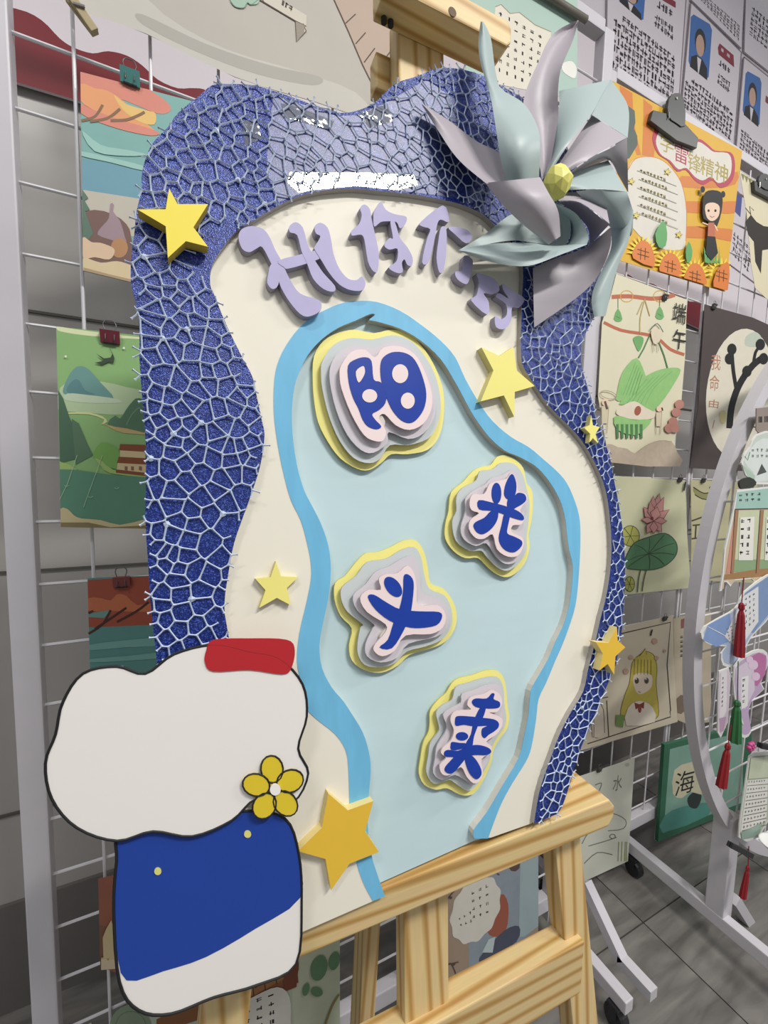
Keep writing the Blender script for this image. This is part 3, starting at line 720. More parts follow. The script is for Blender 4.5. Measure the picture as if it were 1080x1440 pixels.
for i in range(5): s.poly(cy([(610 + i * 22, 1250), (600 + i * 26, 1140 + (i % 2) * 40), (640 + i * 18, 1260)]), LE)
FACE = M('e6c8b0', .6); CLO = M('b86a50', .6)
s.dot(860 + 593 / 4.8, 110 + 762 / 4.8, 3.2, 4.6, BLACK); s.dot(860 + 730 / 4.8, 110 + 795 / 4.8, 3.2, 4.6, BLACK)
s.poly(cy([(600, 800), (630, 770), (690, 770), (725, 800), (722, 900), (690, 1010), (665, 990), (600, 960), (592, 880)]), BLACK, 2)
s.poly(cy([(610, 870), (660, 850), (705, 875), (700, 940), (660, 975), (620, 950)]), FACE, 3)
for x in (632, 678): s.dot(860 + x / 4.8, 110 + 905 / 4.8, 1.6, 1.9, INK)
s.line(cy([(640, 940), (655, 950), (672, 942)]), .8, CR)
s.poly(cy([(630, 985), (670, 985), (672, 1080), (625, 1075)]), CLO); s.line(cy([(628, 1000), (590, 985)]), 1.6, FACE); s.line(cy([(672, 1000), (692, 1040)]), 1.6, FACE)
s.poly(cy([(622, 1075), (676, 1080), (695, 1190), (650, 1240), (612, 1190)]), BLACK)
s.build('drawing_sheet', 'orange and yellow striped poster with sunflowers, a girl and writing', 'poster', 'drawings on the second mesh rack')

# dragon boat festival drawing
c5 = T(840, 380, 4.5)
PAP = M('d9d3b8', .65, .04, 12, name='drawing_cream')
s = Sheet(R2, c5([(120, 22), (566, 186), (556, 540), (532, 830), (488, 1080), (512, 1242), (75, 1216), (5, 800), (30, 330), (80, 180)]), PAP, h=.003)
RB = M('b8694e', .6); GR = M('8fbf78', .6, .12, 40); GR2 = M('6fa765', .6); GRD = M('4f7f50', .6); OCH = M('c9a24a', .6)
s.line(c5([(90, 170), (200, 165), (340, 180), (440, 170), (490, 155)]), 6, RB, 3); s.line(c5([(40, 330), (150, 380), (300, 405), (380, 430), (460, 500), (550, 535)]), 4.5, RB, 3)
for x in (185, 395): s.line([(840 + a / 4.5, 380 + c / 4.5) for a, c in ell(x, 165, 40, 36, 18)], 1.2, OCH, closed=True)
for x, y in ((130, 290), (393, 275)): s.line(c5([(x, 180), (x, y - 50)]), 1, GRD); s.poly(c5([(x, y - 50), (x + 28, y + 20), (x, y + 38), (x - 28, y + 18)]), GR2, 2); s.line(c5([(x - 15, y), (x + 12, y + 15)]), .9, GRD)
s.poly(c5([(225, 430), (260, 415), (290, 430), (285, 470), (260, 515), (235, 470)]), GR2, 3)
for l in ([(300, 180), (270, 300), (268, 400)], [(285, 200), (250, 280)], [(300, 190), (330, 290)]): s.line(c5(l), 1.3, M('b9a268', .6), 3)
for l in ([(330, 410), (290, 500), (258, 555)], [(385, 450), (420, 540), (442, 620)]): s.line(c5(l), 1.8, GRD)
s.poly(c5([(245, 555), (300, 660), (320, 760), (130, 830), (125, 760), (160, 640)]), GR, 3); s.poly(c5([(525, 630), (440, 620), (330, 655), (220, 740), (135, 850), (230, 840), (330, 900), (400, 840), (470, 740)]), GR, 3)
for i in range(5): s.line(c5([(470 - i * 40, 640 + i * 12), (360 - i * 40, 740 + i * 20), (300 - i * 30, 850)]), .6, GR2, 3); s.line(c5([(240 + i * 10, 580 + i * 20), (160 + i * 20, 790)]), .6, GR2)
s.poly(c5([(115, 890), (150, 860), (230, 830), (300, 870), (360, 905), (340, 940), (230, 945), (130, 920)]), M('ded2be', .6), 3); s.dot(840 + 250 / 4.5, 380 + 890 / 4.5, 4.6, 7, M('9c5a44', .6), 15)
s.poly(c5([(100, 930), (150, 925), (230, 948), (340, 945), (290, 1010), (230, 1045), (120, 1010)]), GR, 2)
for i in range(6): s.poly(c5([(112 + i * 30, 975), (130 + i * 30, 975), (130 + i * 30, 1065), (115 + i * 30, 1065)]), GRD)
for ch, y in (('端', 205), ('午', 372)): s.text(ch, c5([(480, y), (560, y + 12), (550, y + 140), (465, y + 120)]), BLACK)
FIG = M('a89a88', .6)
for bx in ((40, 860, 1.0), (380, 900, .8)):
    x, y, q = bx; s.poly(c5([(x - 20 * q, y), (x + 25 * q, y), (x + 20 * q, y + 110 * q), (x - 18 * q, y + 110 * q)]), M('cfc4a8', .6)); s.line(c5([(x - 20 * q, y), (x - 18 * q, y + 170 * q), (x + 15 * q, y + 170 * q), (x + 25 * q, y)]), .8, FIG); s.dot(840 + (x + 4) / 4.5, 380 + (y - 22) / 4.5, 5 * q, 5 * q, FACE)
s.line([(840 + a / 4.5, 380 + c / 4.5) for a, c in ell(62, 790, 52, 24, 18, 15)], 1.1, FIG, closed=True); s.line(c5([(40, 830), (55, 880)]), 3, M('5c5148', .6)); s.line(c5([(400, 870), (405, 890)]), 2, INK)
s.poly(c5([(330, 400), (345, 370), (405, 385), (395, 430), (370, 470), (345, 460)]), M('d8ccb4', .6), 2); s.line(c5([(325, 380), (370, 340), (408, 395)]), 1.3, M('4f5f5a', .6), 3); s.line(c5([(345, 460), (350, 515)]), .9, FIG); s.line(c5([(372, 460), (378, 515)]), .9, FIG)
for x, y in ((445, 1000), (470, 960), (490, 900), (510, 850), (480, 1000)): s.dot(840 + x / 4.5, 380 + y / 4.5, 6.5, 6.5, M('b58074', .6))
s.poly(c5([(75, 1216), (55, 1100), (120, 1120), (180, 1130), (230, 1160), (300, 1110), (380, 1080), (460, 1085), (495, 1150), (512, 1242)]), M('b7a896', .65, .15, 60), 2)
s.line(c5([(230, 1160), (300, 1110), (380, 1080), (460, 1085)]), .9, FIG, 3)
s.build('drawing_sheet', 'cream drawing of a green leaf-wrapped dumpling with festival writing', 'drawing', 'drawings on the second mesh rack')

# dark card with a cream oval
s = Sheet(R2, c5([(680, 215), (985, 300), (1250, 420), (1250, 1290), (585, 1252), (640, 850)]), M('4a413f', .75, .06, 15), .0015, h=.003)
s.poly([(840 + a / 4.5, 380 + c / 4.5) for a, c in ell(905, 780, 215, 412, 36, 6)], M('d8d2c0', .65))
s.poly(c5([(940, 420), (1000, 390), (1040, 430), (1020, 480), (940, 480)]), M('b9c2b2', .65), 3)
RW = M('b07a64', .65)
for ch, x, y in (('我', 722, 530), ('命', 712, 660), ('由', 708, 815)): s.text(ch, c5([(x, y), (x + 62, y + 8), (x + 55, y + (105 if ch != '由' else 60)), (x - 4, y + (100 if ch != '由' else 52))]), RW)
s.line(c5([(740, 950), (728, 1000)]), 1, RW); s.poly(c5([(770, 900), (810, 890), (810, 960), (780, 970)]), M('c9c08c', .6), 3)
s.line(c5([(835, 1000), (850, 860), (900, 720), (985, 600), (1070, 540)]), 9, BLACK, 5); s.line(c5([(880, 760), (860, 640), (850, 520)]), 5, BLACK, 4); s.line(c5([(985, 600), (1000, 520), (1030, 480)]), 4, BLACK, 4)
for x, y in ((850, 500), (835, 560), (1030, 470), (1050, 560), (945, 640)): s.dot(840 + x / 4.5, 380 + y / 4.5, 6.5, 8, BLACK)
s.build('drawing_sheet', 'dark brown card with a cream oval, red writing and a black ink branch', 'drawing', 'drawings on the second mesh rack')

# lotus
c8 = T(840, 640, 4)
s = Sheet(R2, c8([(95, 116), (495, 142), (505, 440), (526, 746), (150, 786), (80, 560)]), M('c4c4a4', .65, .08, 6), h=.003)
LG = M('4f7c58', .6, .15, 20); LO = M('3a4a38', .7); LY = M('a9a858', .6); PK = M('c08a86', .6); PK2 = M('6c4244', .7)
for (cx, cy2, rx, ry) in ((185, 455, 52, 58), (180, 725, 28, 42)):
    e = [(840 + a / 4, 640 + c / 4) for a, c in ell(cx, cy2, rx, ry, 20)]; s.poly(e, LY); s.line(e, 1, LO, closed=True)
    for i in range(6): s.line(c8([(cx, cy2), (cx + rx * math.cos(i), cy2 + ry * math.sin(i))]), .6, LO)
lf = [(150, 600), (200, 500), (290, 460), (380, 440), (440, 490), (440, 560), (380, 620), (290, 645), (160, 635)]
s.poly(c8(lf), LG, 4); s.line(c8(lf), 1.2, LO, 4, True)
for p in lf: s.line(c8([(285, 555), ((p[0] + 285) / 2 + 5, (p[1] + 555) / 2 - 8), (285 + (p[0] - 285) * .93, 555 + (p[1] - 555) * .93)]), .8, LO, 3)
for l in ([(240, 645), (228, 700), (222, 770)], [(272, 645), (258, 700), (248, 765)]): s.line(c8(l), 1.3, LO, 3)
for tx, ty, w in ((345, 215, 30), (310, 230, 28), (370, 235, 26), (255, 290, 26), (400, 305, 22), (290, 260, 24), (385, 370, 22), (240, 360, 18), (330, 290, 30), (270, 440, 24), (355, 430, 24), (310, 440, 24)):
    dx, dy = tx - 310, ty - 370; d = math.hypot(dx, dy); nx, ny = -dy / d * w, dx / d * w
    p = [(310, 370), (310 + dx * .5 + nx, 370 + dy * .5 + ny), (tx, ty), (310 + dx * .5 - nx, 370 + dy * .5 - ny)]
    s.poly(c8(p), PK); s.line(c8(p), .9, PK2, closed=True)
s.dot(840 + 300 / 4, 640 + 355 / 4, 2, 2.5, M('7a2a2c', .6)); s.line(c8([(488, 150), (478, 200)]), 2.2, INK)
s.build('drawing_sheet', 'drawing of a pink lotus flower over a round green leaf', 'drawing', 'drawings on the second mesh rack')

# boat and pavilion drawing beside it
s = Sheet(R2, c8([(525, 138), (900, 160), (900, 720), (525, 700), (530, 440)]), M('bdb894', .65, .06, 8), h=.0025)
s.poly(c8([(540, 180), (600, 215), (650, 205), (640, 250), (590, 245), (550, 225)]), M('8d8a5c', .6), 2); s.line(c8([(540, 180), (600, 215), (650, 200)]), 1.4, INK, 3); s.line(c8([(548, 222), (590, 246), (640, 250)]), 1.2, INK, 3); s.dot(1000, 686, 3, 2.4, INK)
for l in ([(530, 370), (600, 345), (660, 340)], [(535, 395), (640, 385)], [(555, 390), (550, 470)], [(590, 388), (585, 470)], [(530, 470), (600, 462)]): s.line(c8(l), 2, M('4a443c', .7))
s.build('drawing_sheet', 'yellowish drawing of a boat and a pavilion beside the lotus drawing', 'drawing', 'drawings on the second mesh rack')

# girl with long yellow hair, comic frames
cg = T(540, 960, 2)
s = Sheet(R2, c8([(60, 985), (140, 966), (425, 900), (430, 1120), (452, 1500), (-120, 1670), (-60, 1300)]), M('c8bda8', .65, .06, 8), h=.0035)
FRM = M('3c362f', .7)
s.line(c8([(130, 1005), (412, 940), (392, 1180), (412, 1440)]), 1.6, FRM); s.line([(942, 1000), (943, 1008), (826, 1046)], 1.4, FRM); s.line([(853, 985), (856, 1036)], 1.4, FRM); s.line(c8([(60, 1360), (-10, 1375)]), 1.2, FRM)
YH = M('b8a94c', .6, .12, 60); YD = M('6d6228', .7)
hair = [(195, 1170), (240, 1120), (280, 1105), (320, 1130), (335, 1200), (330, 1290), (345, 1440), (330, 1480), (290, 1500), (180, 1500), (130, 1460), (150, 1360), (180, 1280)]
s.poly(c8(hair), YH, 3); s.line(c8(hair), .9, YD, 3, True)
s.poly(c8([(205, 1240), (250, 1225), (305, 1240), (300, 1310), (235, 1345), (205, 1300)]), M('d8c8b4', .6), 3)
for i in range(6): s.line(c8([(210 + i * 18, 1150), (205 + i * 19, 1235)]), .7, YD)
for x in (220, 275): s.dot(840 + x / 4, 640 + 1268 / 4, 3.0, 4.2, M('4a4034', .6)); s.dot(839 + x / 4, 639 + 1262 / 4, .9, 1.2, WHITE)
s.line(c8([(228, 1328), (242, 1334)]), .8, CR)
s.poly(c8([(185, 1150), (235, 1130), (270, 1085), (275, 1125), (240, 1140)]), YH); s.line(c8([(235, 1130), (268, 1088), (274, 1122)]), .9, YD)
s.poly(c8([(170, 1420), (215, 1385), (260, 1385), (310, 1420), (320, 1500), (160, 1520)]), M('d6ccbc', .6), 2)
s.poly(c8([(205, 1390), (235, 1400), (262, 1385), (258, 1425), (235, 1415), (212, 1430)]), M('7c3630', .6)); s.dot(840 + 235 / 4, 640 + 1428 / 4, 2.6, 5, M('8a3c34', .6))
for x, y, r in ((320, 1045, 4), (330, 1140, 3), (158, 1215, 4), (185, 1135, 3), (375, 1100, 2)): s.dot(840 + x / 4, 640 + y / 4, r, r, M('b59686', .6))
s.line(c8([(305, 980), (296, 1015)]), 2, INK); s.poly(cg([(650, 90), (675, 90), (670, 125), (650, 120)]), M('6f8a4c', .6))
s.poly(cg([(585, 70), (600, 55), (615, 75), (618, 140), (585, 150)]), M('cbbfae', .6), 2); s.line(cg([(585, 70), (600, 55), (615, 75), (618, 140)]), .9, FRM, 2); s.line(cg([(588, 80), (588, 150)]), .8, FRM)
s.build('drawing_sheet', 'comic drawing of a girl with long yellow hair and a red bow', 'drawing', 'drawings on the second mesh rack')
s = Sheet(R2, c8([(428, 920), (505, 900), (640, 880), (640, 1500), (520, 1520), (452, 1490), (432, 1150)]), M('bcb09a', .65, .06, 8), h=.0025)
for i in range(5): s.scrib(c8([(466, 1015 + i * 26), (484, 1012 + i * 26), (484, 1034 + i * 26), (466, 1036 + i * 26)]), 1, 1, INK, .8)
s.poly(c8([(470, 925), (495, 915), (495, 970), (470, 975)]), M('8a5a52', .6)); s.poly(c8([(445, 1370), (490, 1350), (490, 1440), (450, 1450)]), M('7a6a5c', .6), 2)
s.build('drawing_sheet', 'narrow tan sheet with a column of writing beside the comic drawing', 'drawing', 'drawings on the second mesh rack')

# ink line poster near the floor
c6 = T(800, 1000, 3.27)
s = Sheet(R2, c6([(-60, 340), (20, 310), (303, 215), (272, 690), (82, 778), (-60, 850)]), M('cfd0c2', .65, .06, 6), h=.003)
GI = M('6c6a60', .7)
s.text('水', c6([(205, 300), (248, 290), (242, 362), (200, 370)]), GI)
for l in ([(60, 500), (110, 480), (150, 500), (140, 540), (90, 560), (60, 610)], [(150, 480), (200, 470), (260, 500), (250, 540), (180, 550)], [(90, 620), (160, 600), (220, 580)], [(120, 340), (150, 330), (140, 365)], [(70, 700), (130, 650), (200, 660)], [(100, 500), (130, 520), (160, 480)]): s.line(c6(l), 1.1, GI, 3)
for x in (225, 240, 255, 262): s.line(c6([(x, 690), (x + 4, 600)]), 1.1, M('8f9a62', .6))
s.line([(800 + a / 3.27, 1000 + c / 3.27) for a, c in ell(200, 575, 13, 10, 14)], .9, GI, closed=True); s.dot(800 + 268 / 3.27, 1000 + 245 / 3.27, 3, 2.4, M('b5b4a6', .6))
s.build('drawing_sheet', 'pale ink line drawing hung low beside the easel tray', 'drawing', 'drawings on the second mesh rack')

# green framed panel
s = Sheet(R2, c6([(440, 155), (548, 130), (700, 95), (840, 60), (840, 430), (660, 500), (410, 602)]), M('33694f', .5, .08, 20), .012, h=.014)
s.poly(c6([(465, 175), (560, 150), (690, 122), (800, 95), (800, 420), (640, 480), (435, 560)]), M('7fa596', .55, .18, 14))
s.poly(c6([(430, 560), (440, 480), (520, 440), (640, 420), (640, 480)]), M('4f8f84', .55, .2, 10), 2); s.poly(c6([(545, 400), (580, 370), (610, 390), (590, 445), (555, 440)]), M('2f3a38', .6), 3)
s.poly(c6([(485, 270), (560, 235), (640, 230), (640, 380), (560, 370), (520, 400), (478, 380)]), M('c9c4a8', .6), 2)
s.text('海', c6([(492, 285), (580, 262), (572, 368), (485, 395)]), BLACK)
s.build('framed_panel', 'green framed panel with black lettering on a cream patch', 'panel')

# deer silhouette sheet at the edge of the rack
s = Sheet(R2, [(1040, 240), (1062, 255), (1100, 280), (1130, 300), (1130, 440), (1078, 420), (1062, 405), (1056, 370), (1050, 300)], M('d6cdaf', .6, .05, 10), h=.004)
DR = M('2e2722', .7)
s.poly([(1048, 312), (1056, 302), (1064, 312), (1074, 318), (1090, 320), (1096, 350), (1090, 378), (1084, 350), (1072, 352), (1070, 385), (1062, 368), (1060, 340), (1052, 330)], DR); s.line([(1056, 304), (1054, 290), (1060, 296)], 1, DR); s.line([(1056, 302), (1048, 292)], 1, DR)
for i in range(4): s.poly([(1042 + i * 5, 244 + i * 3), (1047 + i * 5, 246 + i * 3), (1045 + i * 5, 254 + i * 3)], M('7a7a4a', .6))
s.build('drawing_sheet', 'cream sheet with a dark deer silhouette under a black clip', 'drawing', 'drawings on the second mesh rack')

# bulldog clips
def bulldog(jaw, lever, label):
    p = R2.pts(jaw, .012); u = sum(a[0] for a in p) / len(p); v = min(a[1] for a in p)
    root = empty('bulldog_clip', R2.mat((u, v, .006))); tag(root, label, 'clip')
    def loc(l, h): return [(a - u, c - v) for a, c in R2.pts(l, h)]
    CM = M('3f403e', .4, name='clip_black')
    MB().prism(loc(jaw, .016), -.001, .010, CM).build('jaw', root, bevel=.0012)
    MB().prism(cr(loc(lever, .02), 2), .004, .013, CM).build('lever', root, bevel=.0008)
    c = loc([(sum(a[0] for a in lever) / len(lever), min(a[1] for a in lever) + 8)], .02)[0]
    MB().lathe([(0, .014), (.003, .014), (.003, .0155), (0, .0155)], (c[0], c[1], 0), M('b9b8b4', .3, metal=.9, name='rivet'), 10).build('rivet', root)
    l = loc([min(lever, key=lambda a: a[0])], .02)[0]
    MB().tube([(l[0] + .003, l[1] - .008, .0135), (l[0] + .003, l[1] + .010, .0135)], .0012, M('b9b8b4', .3, metal=.9, name='rivet')).build('spring_wire', root)
bulldog(cy([(262, 285), (282, 214), (385, 240), (500, 310), (586, 402), (576, 472), (440, 420)]), cy([(385, 250), (390, 140), (430, 98), (490, 128), (500, 320), (440, 300)]), 'large black bulldog clip on the orange striped poster')
bulldog([(1061, 254), (1090, 266), (1096, 276), (1092, 284), (1062, 268)], [(1068, 260), (1070, 246), (1078, 244), (1084, 250), (1086, 268)], 'black bulldog clip above the deer silhouette sheet')
for x, y, l in ((934, 418, 'festival dumpling drawing, at its top corner'), (1003, 431, 'dark brown card'), (955, 674, 'lotus drawing'), (988, 675, 'boat drawing'), (934, 869, 'comic drawing'), (842, 1081, 'pale ink line drawing')):
    binder_clip(R2, x, y, .02, M('4a4844', .45, name='clip_dark'), 'small dark binder clip on the ' + l, h=.005, hz=.009)

# ------------------------------------------------------------------ paper crafts in the hoop
HF = Frame((0, .57, CAM_H)); cA = T(960, 560, 4.235); cB = T(960, 880, 4)
CW = M('dcdcd8', .55, name='craft_white')
def craft(outline, paper, h, fn, name, label, cat, border=True, smooth=0):
    s = Sheet(HF, outline, CW if border else paper, .003, h=h, smooth=smooth)
    if border:
        mx = sum(p[0] for p in outline) / len(outline); my = sum(p[1] for p in outline) / len(outline)
        s.poly([(mx + (x - mx) * .93, my + (y - my) * .93) for x, y in outline], paper, smooth)
    fn(s); s.build(name, label, cat)
    return s
def f(s):
    s.poly(cA([(365, 370), (440, 260), (508, 240), (560, 300), (560, 460), (430, 500), (420, 440)]), M('d2d8d4', .6), 2); s.poly(cA([(350, 390), (430, 460), (430, 500), (390, 470)]), M('a8bfae', .6)); s.poly(cA([(470, 390), (500, 440), (440, 460)]), M('4c504e', .6))
    s.scrib(cA([(410, 300), (520, 300), (520, 370), (410, 370)]), 2, 4, M('7f8a7c', .6), .5); s.line(cA([(370, 345), (385, 370), (400, 320)]), 1.2, M('6f9a70', .6))
craft(cA([(350, 385), (400, 290), (440, 215), (560, 200), (620, 320), (600, 480), (430, 512)]), M('bfc9bf', .6), .004, f, 'paper_craft', 'white and green paper figure above the lantern cut-out', 'paper craft', smooth=2)
s = Sheet(HF, cA([(440, 60), (620, 40), (620, 220), (470, 222), (438, 190)]), M('8f827a', .6, .12, 20), .002, h=.001); s.scrib(cA([(445, 110), (520, 105), (520, 150), (445, 155)]), 1, 2, INK, .8); s.build('card_sheet', 'small brown grey card with black strokes inside the hoop rack', 'card')
s = Sheet(HF, cA([(345, 490), (400, 470), (440, 500), (420, 530), (360, 545), (340, 520)]), M('33352f', .8), .004, h=.006, smooth=2); s.build('dark_clip', 'dark clip between the paper figure and the lantern cut-out', 'clip')
def f(s):
    s.poly(cA([(325, 560), (520, 535), (640, 530), (640, 650), (315, 660)]), M('9dc0b4', .6, .08)); s.scrib(cA([(335, 570), (480, 560), (480, 625), (335, 630)]), 2, 4, INK, .5)
    s.line(cA([(310, 662), (640, 655)]), 1.6, M('4a4038', .6))
    s.poly(cA([(320, 672), (640, 665), (640, 1030), (300, 1020)]), M('c3c9a6', .6, .08)); s.poly(cA([(300, 960), (640, 960), (640, 1035), (296, 1035)]), M('8aa47c', .6)); s.poly(cA([(305, 720), (320, 700), (300, 1030), (255, 1050)]), M('c98a78', .6))
    s.poly(cA([(250, 1050), (430, 1020), (640, 1000), (640, 1040), (430, 1065), (245, 1080)]), M('a07a50', .6))
    for x in (310, 460): s.poly(cA([(x, 665), (x + 22, 665), (x - 8, 1040), (x - 26, 1042)]), M('a0785a', .6)); s.line(cA([(x, 665), (x - 26, 1042)]), .7, INK)
    for x, w in ((335, 90), (490, 60)): s.poly(cA([(x + 5, 710), (x + w, 705), (x + w - 10, 965), (x - 5, 965)]), M('e2e0d8', .6)); s.scrib(cA([(x + 10, 720), (x + w - 5, 715), (x + w - 15, 955), (x, 955)]), 5, 2, INK, .5)
craft(cA([(325, 545), (640, 515), (640, 1060), (470, 1065), (455, 1095), (425, 1090), (410, 1075), (310, 1085), (285, 1122), (262, 1095), (240, 1095), (235, 1145), (222, 1150), (238, 1050), (250, 900), (300, 680)]), M('c9b79c', .6), .008, f, 'lantern_cutout', 'palace lantern paper cut-out with white text strips', 'paper craft')
def f(s):
    s.poly(cA([(150, 1350), (280, 1280), (300, 1440), (200, 1480), (120, 1440)]), M('7f98c4', .6, .1)); s.poly(cA([(370, 1160), (508, 1060), (560, 1080), (540, 1250), (420, 1400), (380, 1380)]), M('7c93b8', .6, .1)); s.poly(cA([(360, 1180), (450, 1120), (450, 1330), (380, 1430), (330, 1500), (250, 1420)]), M('d9dadb', .6))
    s.scrib(cA([(370, 1190), (440, 1150), (440, 1330), (370, 1400)]), 6, 3, INK, .45); s.scrib(cA([(260, 1370), (330, 1330), (330, 1430), (280, 1470)]), 5, 3, M('8b8f98', .6), .5)
    for i in range(4): s.line(cA([(150 + i * 20, 1360 + i * 10), (260, 1420)]), .7, WHITE)
craft(cA([(130, 1360), (280, 1275), (330, 1230), (370, 1150), (508, 1050), (580, 1060), (560, 1250), (430, 1400), (400, 1440), (345, 1540), (300, 1600), (240, 1590), (230, 1520), (260, 1480), (170, 1470), (115, 1430)]), M('a9b6cf', .6), .016, f, 'fan_cutout', 'blue and white fan-shaped paper cut-out below the lantern', 'paper craft', smooth=2)
def f(s):
    s.poly(cB([(370, 180), (430, 150), (470, 170), (465, 270), (420, 340), (390, 330)]), M('b5709c', .6, .1)); s.poly(cB([(300, 240), (360, 200), (400, 240), (405, 360), (350, 470), (320, 440)]), M('cfc3d2', .6)); s.poly(cB([(330, 290), (370, 280), (365, 450), (330, 470)]), M('e0dedc', .6)); s.scrib(cB([(335, 300), (365, 290), (360, 440), (335, 450)]), 5, 1, INK, .5)
    for x, y, r in ((395, 220, 7), (410, 285, 6), (375, 190, 5)): s.dot(960 + x / 4, 880 + y / 4, r, r, M('d8bfd4', .6))
craft(cB([(290, 230), (360, 160), (430, 132), (475, 150), (480, 220), (440, 320), (460, 355), (390, 420), (370, 500), (385, 600), (350, 632), (325, 610), (340, 560), (310, 480), (290, 380)]), M('b9a3c0', .6), .022, f, 'butterfly_cutout', 'purple and pink butterfly paper cut-out with a white text strip', 'paper craft', smooth=2)
def f(s):
    s.poly(cB([(215, 260), (250, 245), (245, 480), (205, 560)]), M('d8d2d6', .6)); s.scrib(cB([(222, 290), (240, 285), (235, 450), (215, 480)]), 7, 1, INK, .5); s.poly(cB([(205, 520), (245, 510), (230, 590), (210, 600)]), M('b493ac', .6))
craft(cB([(205, 255), (260, 235), (270, 300), (255, 540), (215, 630), (198, 600), (200, 420)]), M('c9bcc6', .6), .02, f, 'bookmark', 'slim white and purple bookmark beside the butterfly cut-out', 'bookmark')
def f(s):
    s.poly(cB([(365, 870), (480, 860), (470, 1100), (325, 1160)]), M('e0dfd8', .6))
    for i in range(7): s.line(cB([(362 - i * 5, 900 + i * 42), (480 - i * 2, 890 + i * 38)]), .9, M('6d6a66', .6)); s.scrib(cB([(370 - i * 5, 872 + i * 42), (470, 865 + i * 38), (470, 885 + i * 38), (368 - i * 5, 893 + i * 42)]), 1, 7, M('8a8680', .6), .55)
    s.poly(cB([(325, 1160), (440, 1110), (430, 1180), (330, 1200)]), M('8fa79a', .6)); s.poly(cB([(380, 740), (500, 730), (490, 850), (365, 860)]), M('c3cbb2', .6), 0)
craft(cB([(375, 735), (400, 715), (560, 700), (540, 1000), (430, 1190), (360, 1215), (315, 1190), (320, 1120)]), M('b5bda6', .6), .012, f, 'bookmark', 'cream and green bookmark with ruled writing near the hoop post', 'bookmark')

def tassel(x0, y0, x1, y1, w, mat, label, cord=None):
    a = HF.uv(x0, y0, .03); c = HF.uv(x1, y1, .03); root = empty('tassel', HF.mat((c[0], c[1], .03))); tag(root, label, 'tassel')
    L = math.hypot(a[0] - c[0], a[1] - c[1])
    b = MB(); n = 14; kk = b.mi(mat); prof = [(.25, 1.0), (.5, .97), (.55, .9), (.35, .86), (.62, .78), (.8, .5), (.95, .2), (1.0, 0)]
    b.lathe([(0, L)] + [(p * w / 2 * 1.0, q * L) for p, q in prof] + [(0, .002)], (0, 0, 0), mat, n, 1)
    for i in range(len(b.v)):
        x, y, z = b.v[i]; g = 1 + .14 * (1 if (i % n) % 2 else -1); b.v[i] = (x * g + (a[0] - c[0]) * y / L, y, z * g)
    b.build('tassel_skirt', root)
    if cord:
        d = HF.uv(cord[0], cord[1], .03); MB().tube([(a[0] - c[0], a[1] - c[1], 0), (d[0] - c[0], d[1] - c[1], 0)], .0012, mat, 5).build('tassel_cord', root)
TR, TG = M('8e1f26', .6, .1, 90, name='tassel_red'), M('2f6a3c', .6, .1, 90, name='tassel_green')
tassel(1043, 848, 1039, 923, .022, TR, 'dark red tassel hanging over the blue fan cut-out', (1046, 812))
tassel(1037, 985, 1033, 1043, .026, TG, 'green tassel below the butterfly cut-out', (1038, 930))
tassel(1024, 1046, 1014, 1106, .022, TR, 'red tassel beside the ruled bookmark', (1028, 1020))
tassel(1052, 1218, 1044, 1262, .016, TR, 'small red tassel at the hoop post', (1053, 1190))
# pink knot, black pegs, white plate
u, v = HF.uv(1056, 1050, .03); b = MB()
for i in range(6):
    a = math.pi * i / 3; b.lathe([(0, -.007), (.006, -.003), (.007, .002), (0, .007)], (.010 * math.cos(a), .008 * math.sin(a), 0), M('c04a86', .5, name='knot_pink'), 8)
b.lathe([(0, -.005), (.005, 0), (0, .006)], (0, 0, .003), M('c04a86', .5, name='knot_pink'), 8)
tag(b.build('ribbon_knot', None, HF.mat((u, v, .03)), smooth=True), 'bright pink ribbon knot above the ruled bookmark', 'knot')
for (p, q, l) in (((1066, 1047), (1092, 1052), 'black peg beside the pink ribbon knot'), ((1024, 1186), (1052, 1200), 'black peg gripping the hoop post')):
    a, c = HF.uv(*p, .03), HF.uv(*q, .03); root = empty('peg', HF.mat((a[0], a[1], .03))); tag(root, l, 'peg')
    d = (c[0] - a[0], c[1] - a[1], 0)
    for sz in (0, .007): MB().bar((0, 0, sz), (d[0], d[1], sz * 1.5), .014, .006, DARKP, (0, 0, 1)).build('peg_half', root, bevel=.001)
u, v = HF.uv(1092, 1190, .06)
tag(MB().lathe([(0, -.006), (.028, -.006), (.038, .004), (.04, .008), (.036, .006), (.026, -.002), (0, -.002)], (0, 0, 0), CW, 28, 1).build('paper_plate', None, HF.mat((u, v, .06)), smooth=True), 'white paper plate below the ruled bookmark', 'plate')

# ------------------------------------------------------------------ wooden easel
tl = CAM + Vector((0.2214, 0.4265, -0.5084))
EF = Frame(tl, -2.92, 4.6)
TRF = Frame(tl, -2.92, 0.0)                        # the tray and rail stay level
ez = empty('easel', Matrix.Translation((tl.x + .05, tl.y + .1, 0)))
tag(ez, 'natural pine studio easel carrying the blue sign', 'easel')
ezi = ez.matrix_world.inverted()
def epart(b, name, fr, bevel=.0025, parent=ez):
    o = b.build(name, ez, bevel=bevel); o.matrix_local = ezi @ fr.mat(); return o
uR = TRF.uv(865, 1122, 0)[0]
mu = .5 * (EF.uv(570, 1350, -.055)[0] + EF.uv(630, 1345, -.055)[0])
mw = abs(EF.uv(631, 1345, -.055)[0] - EF.uv(569, 1350, -.055)[0])
uL = 2 * mu - uR
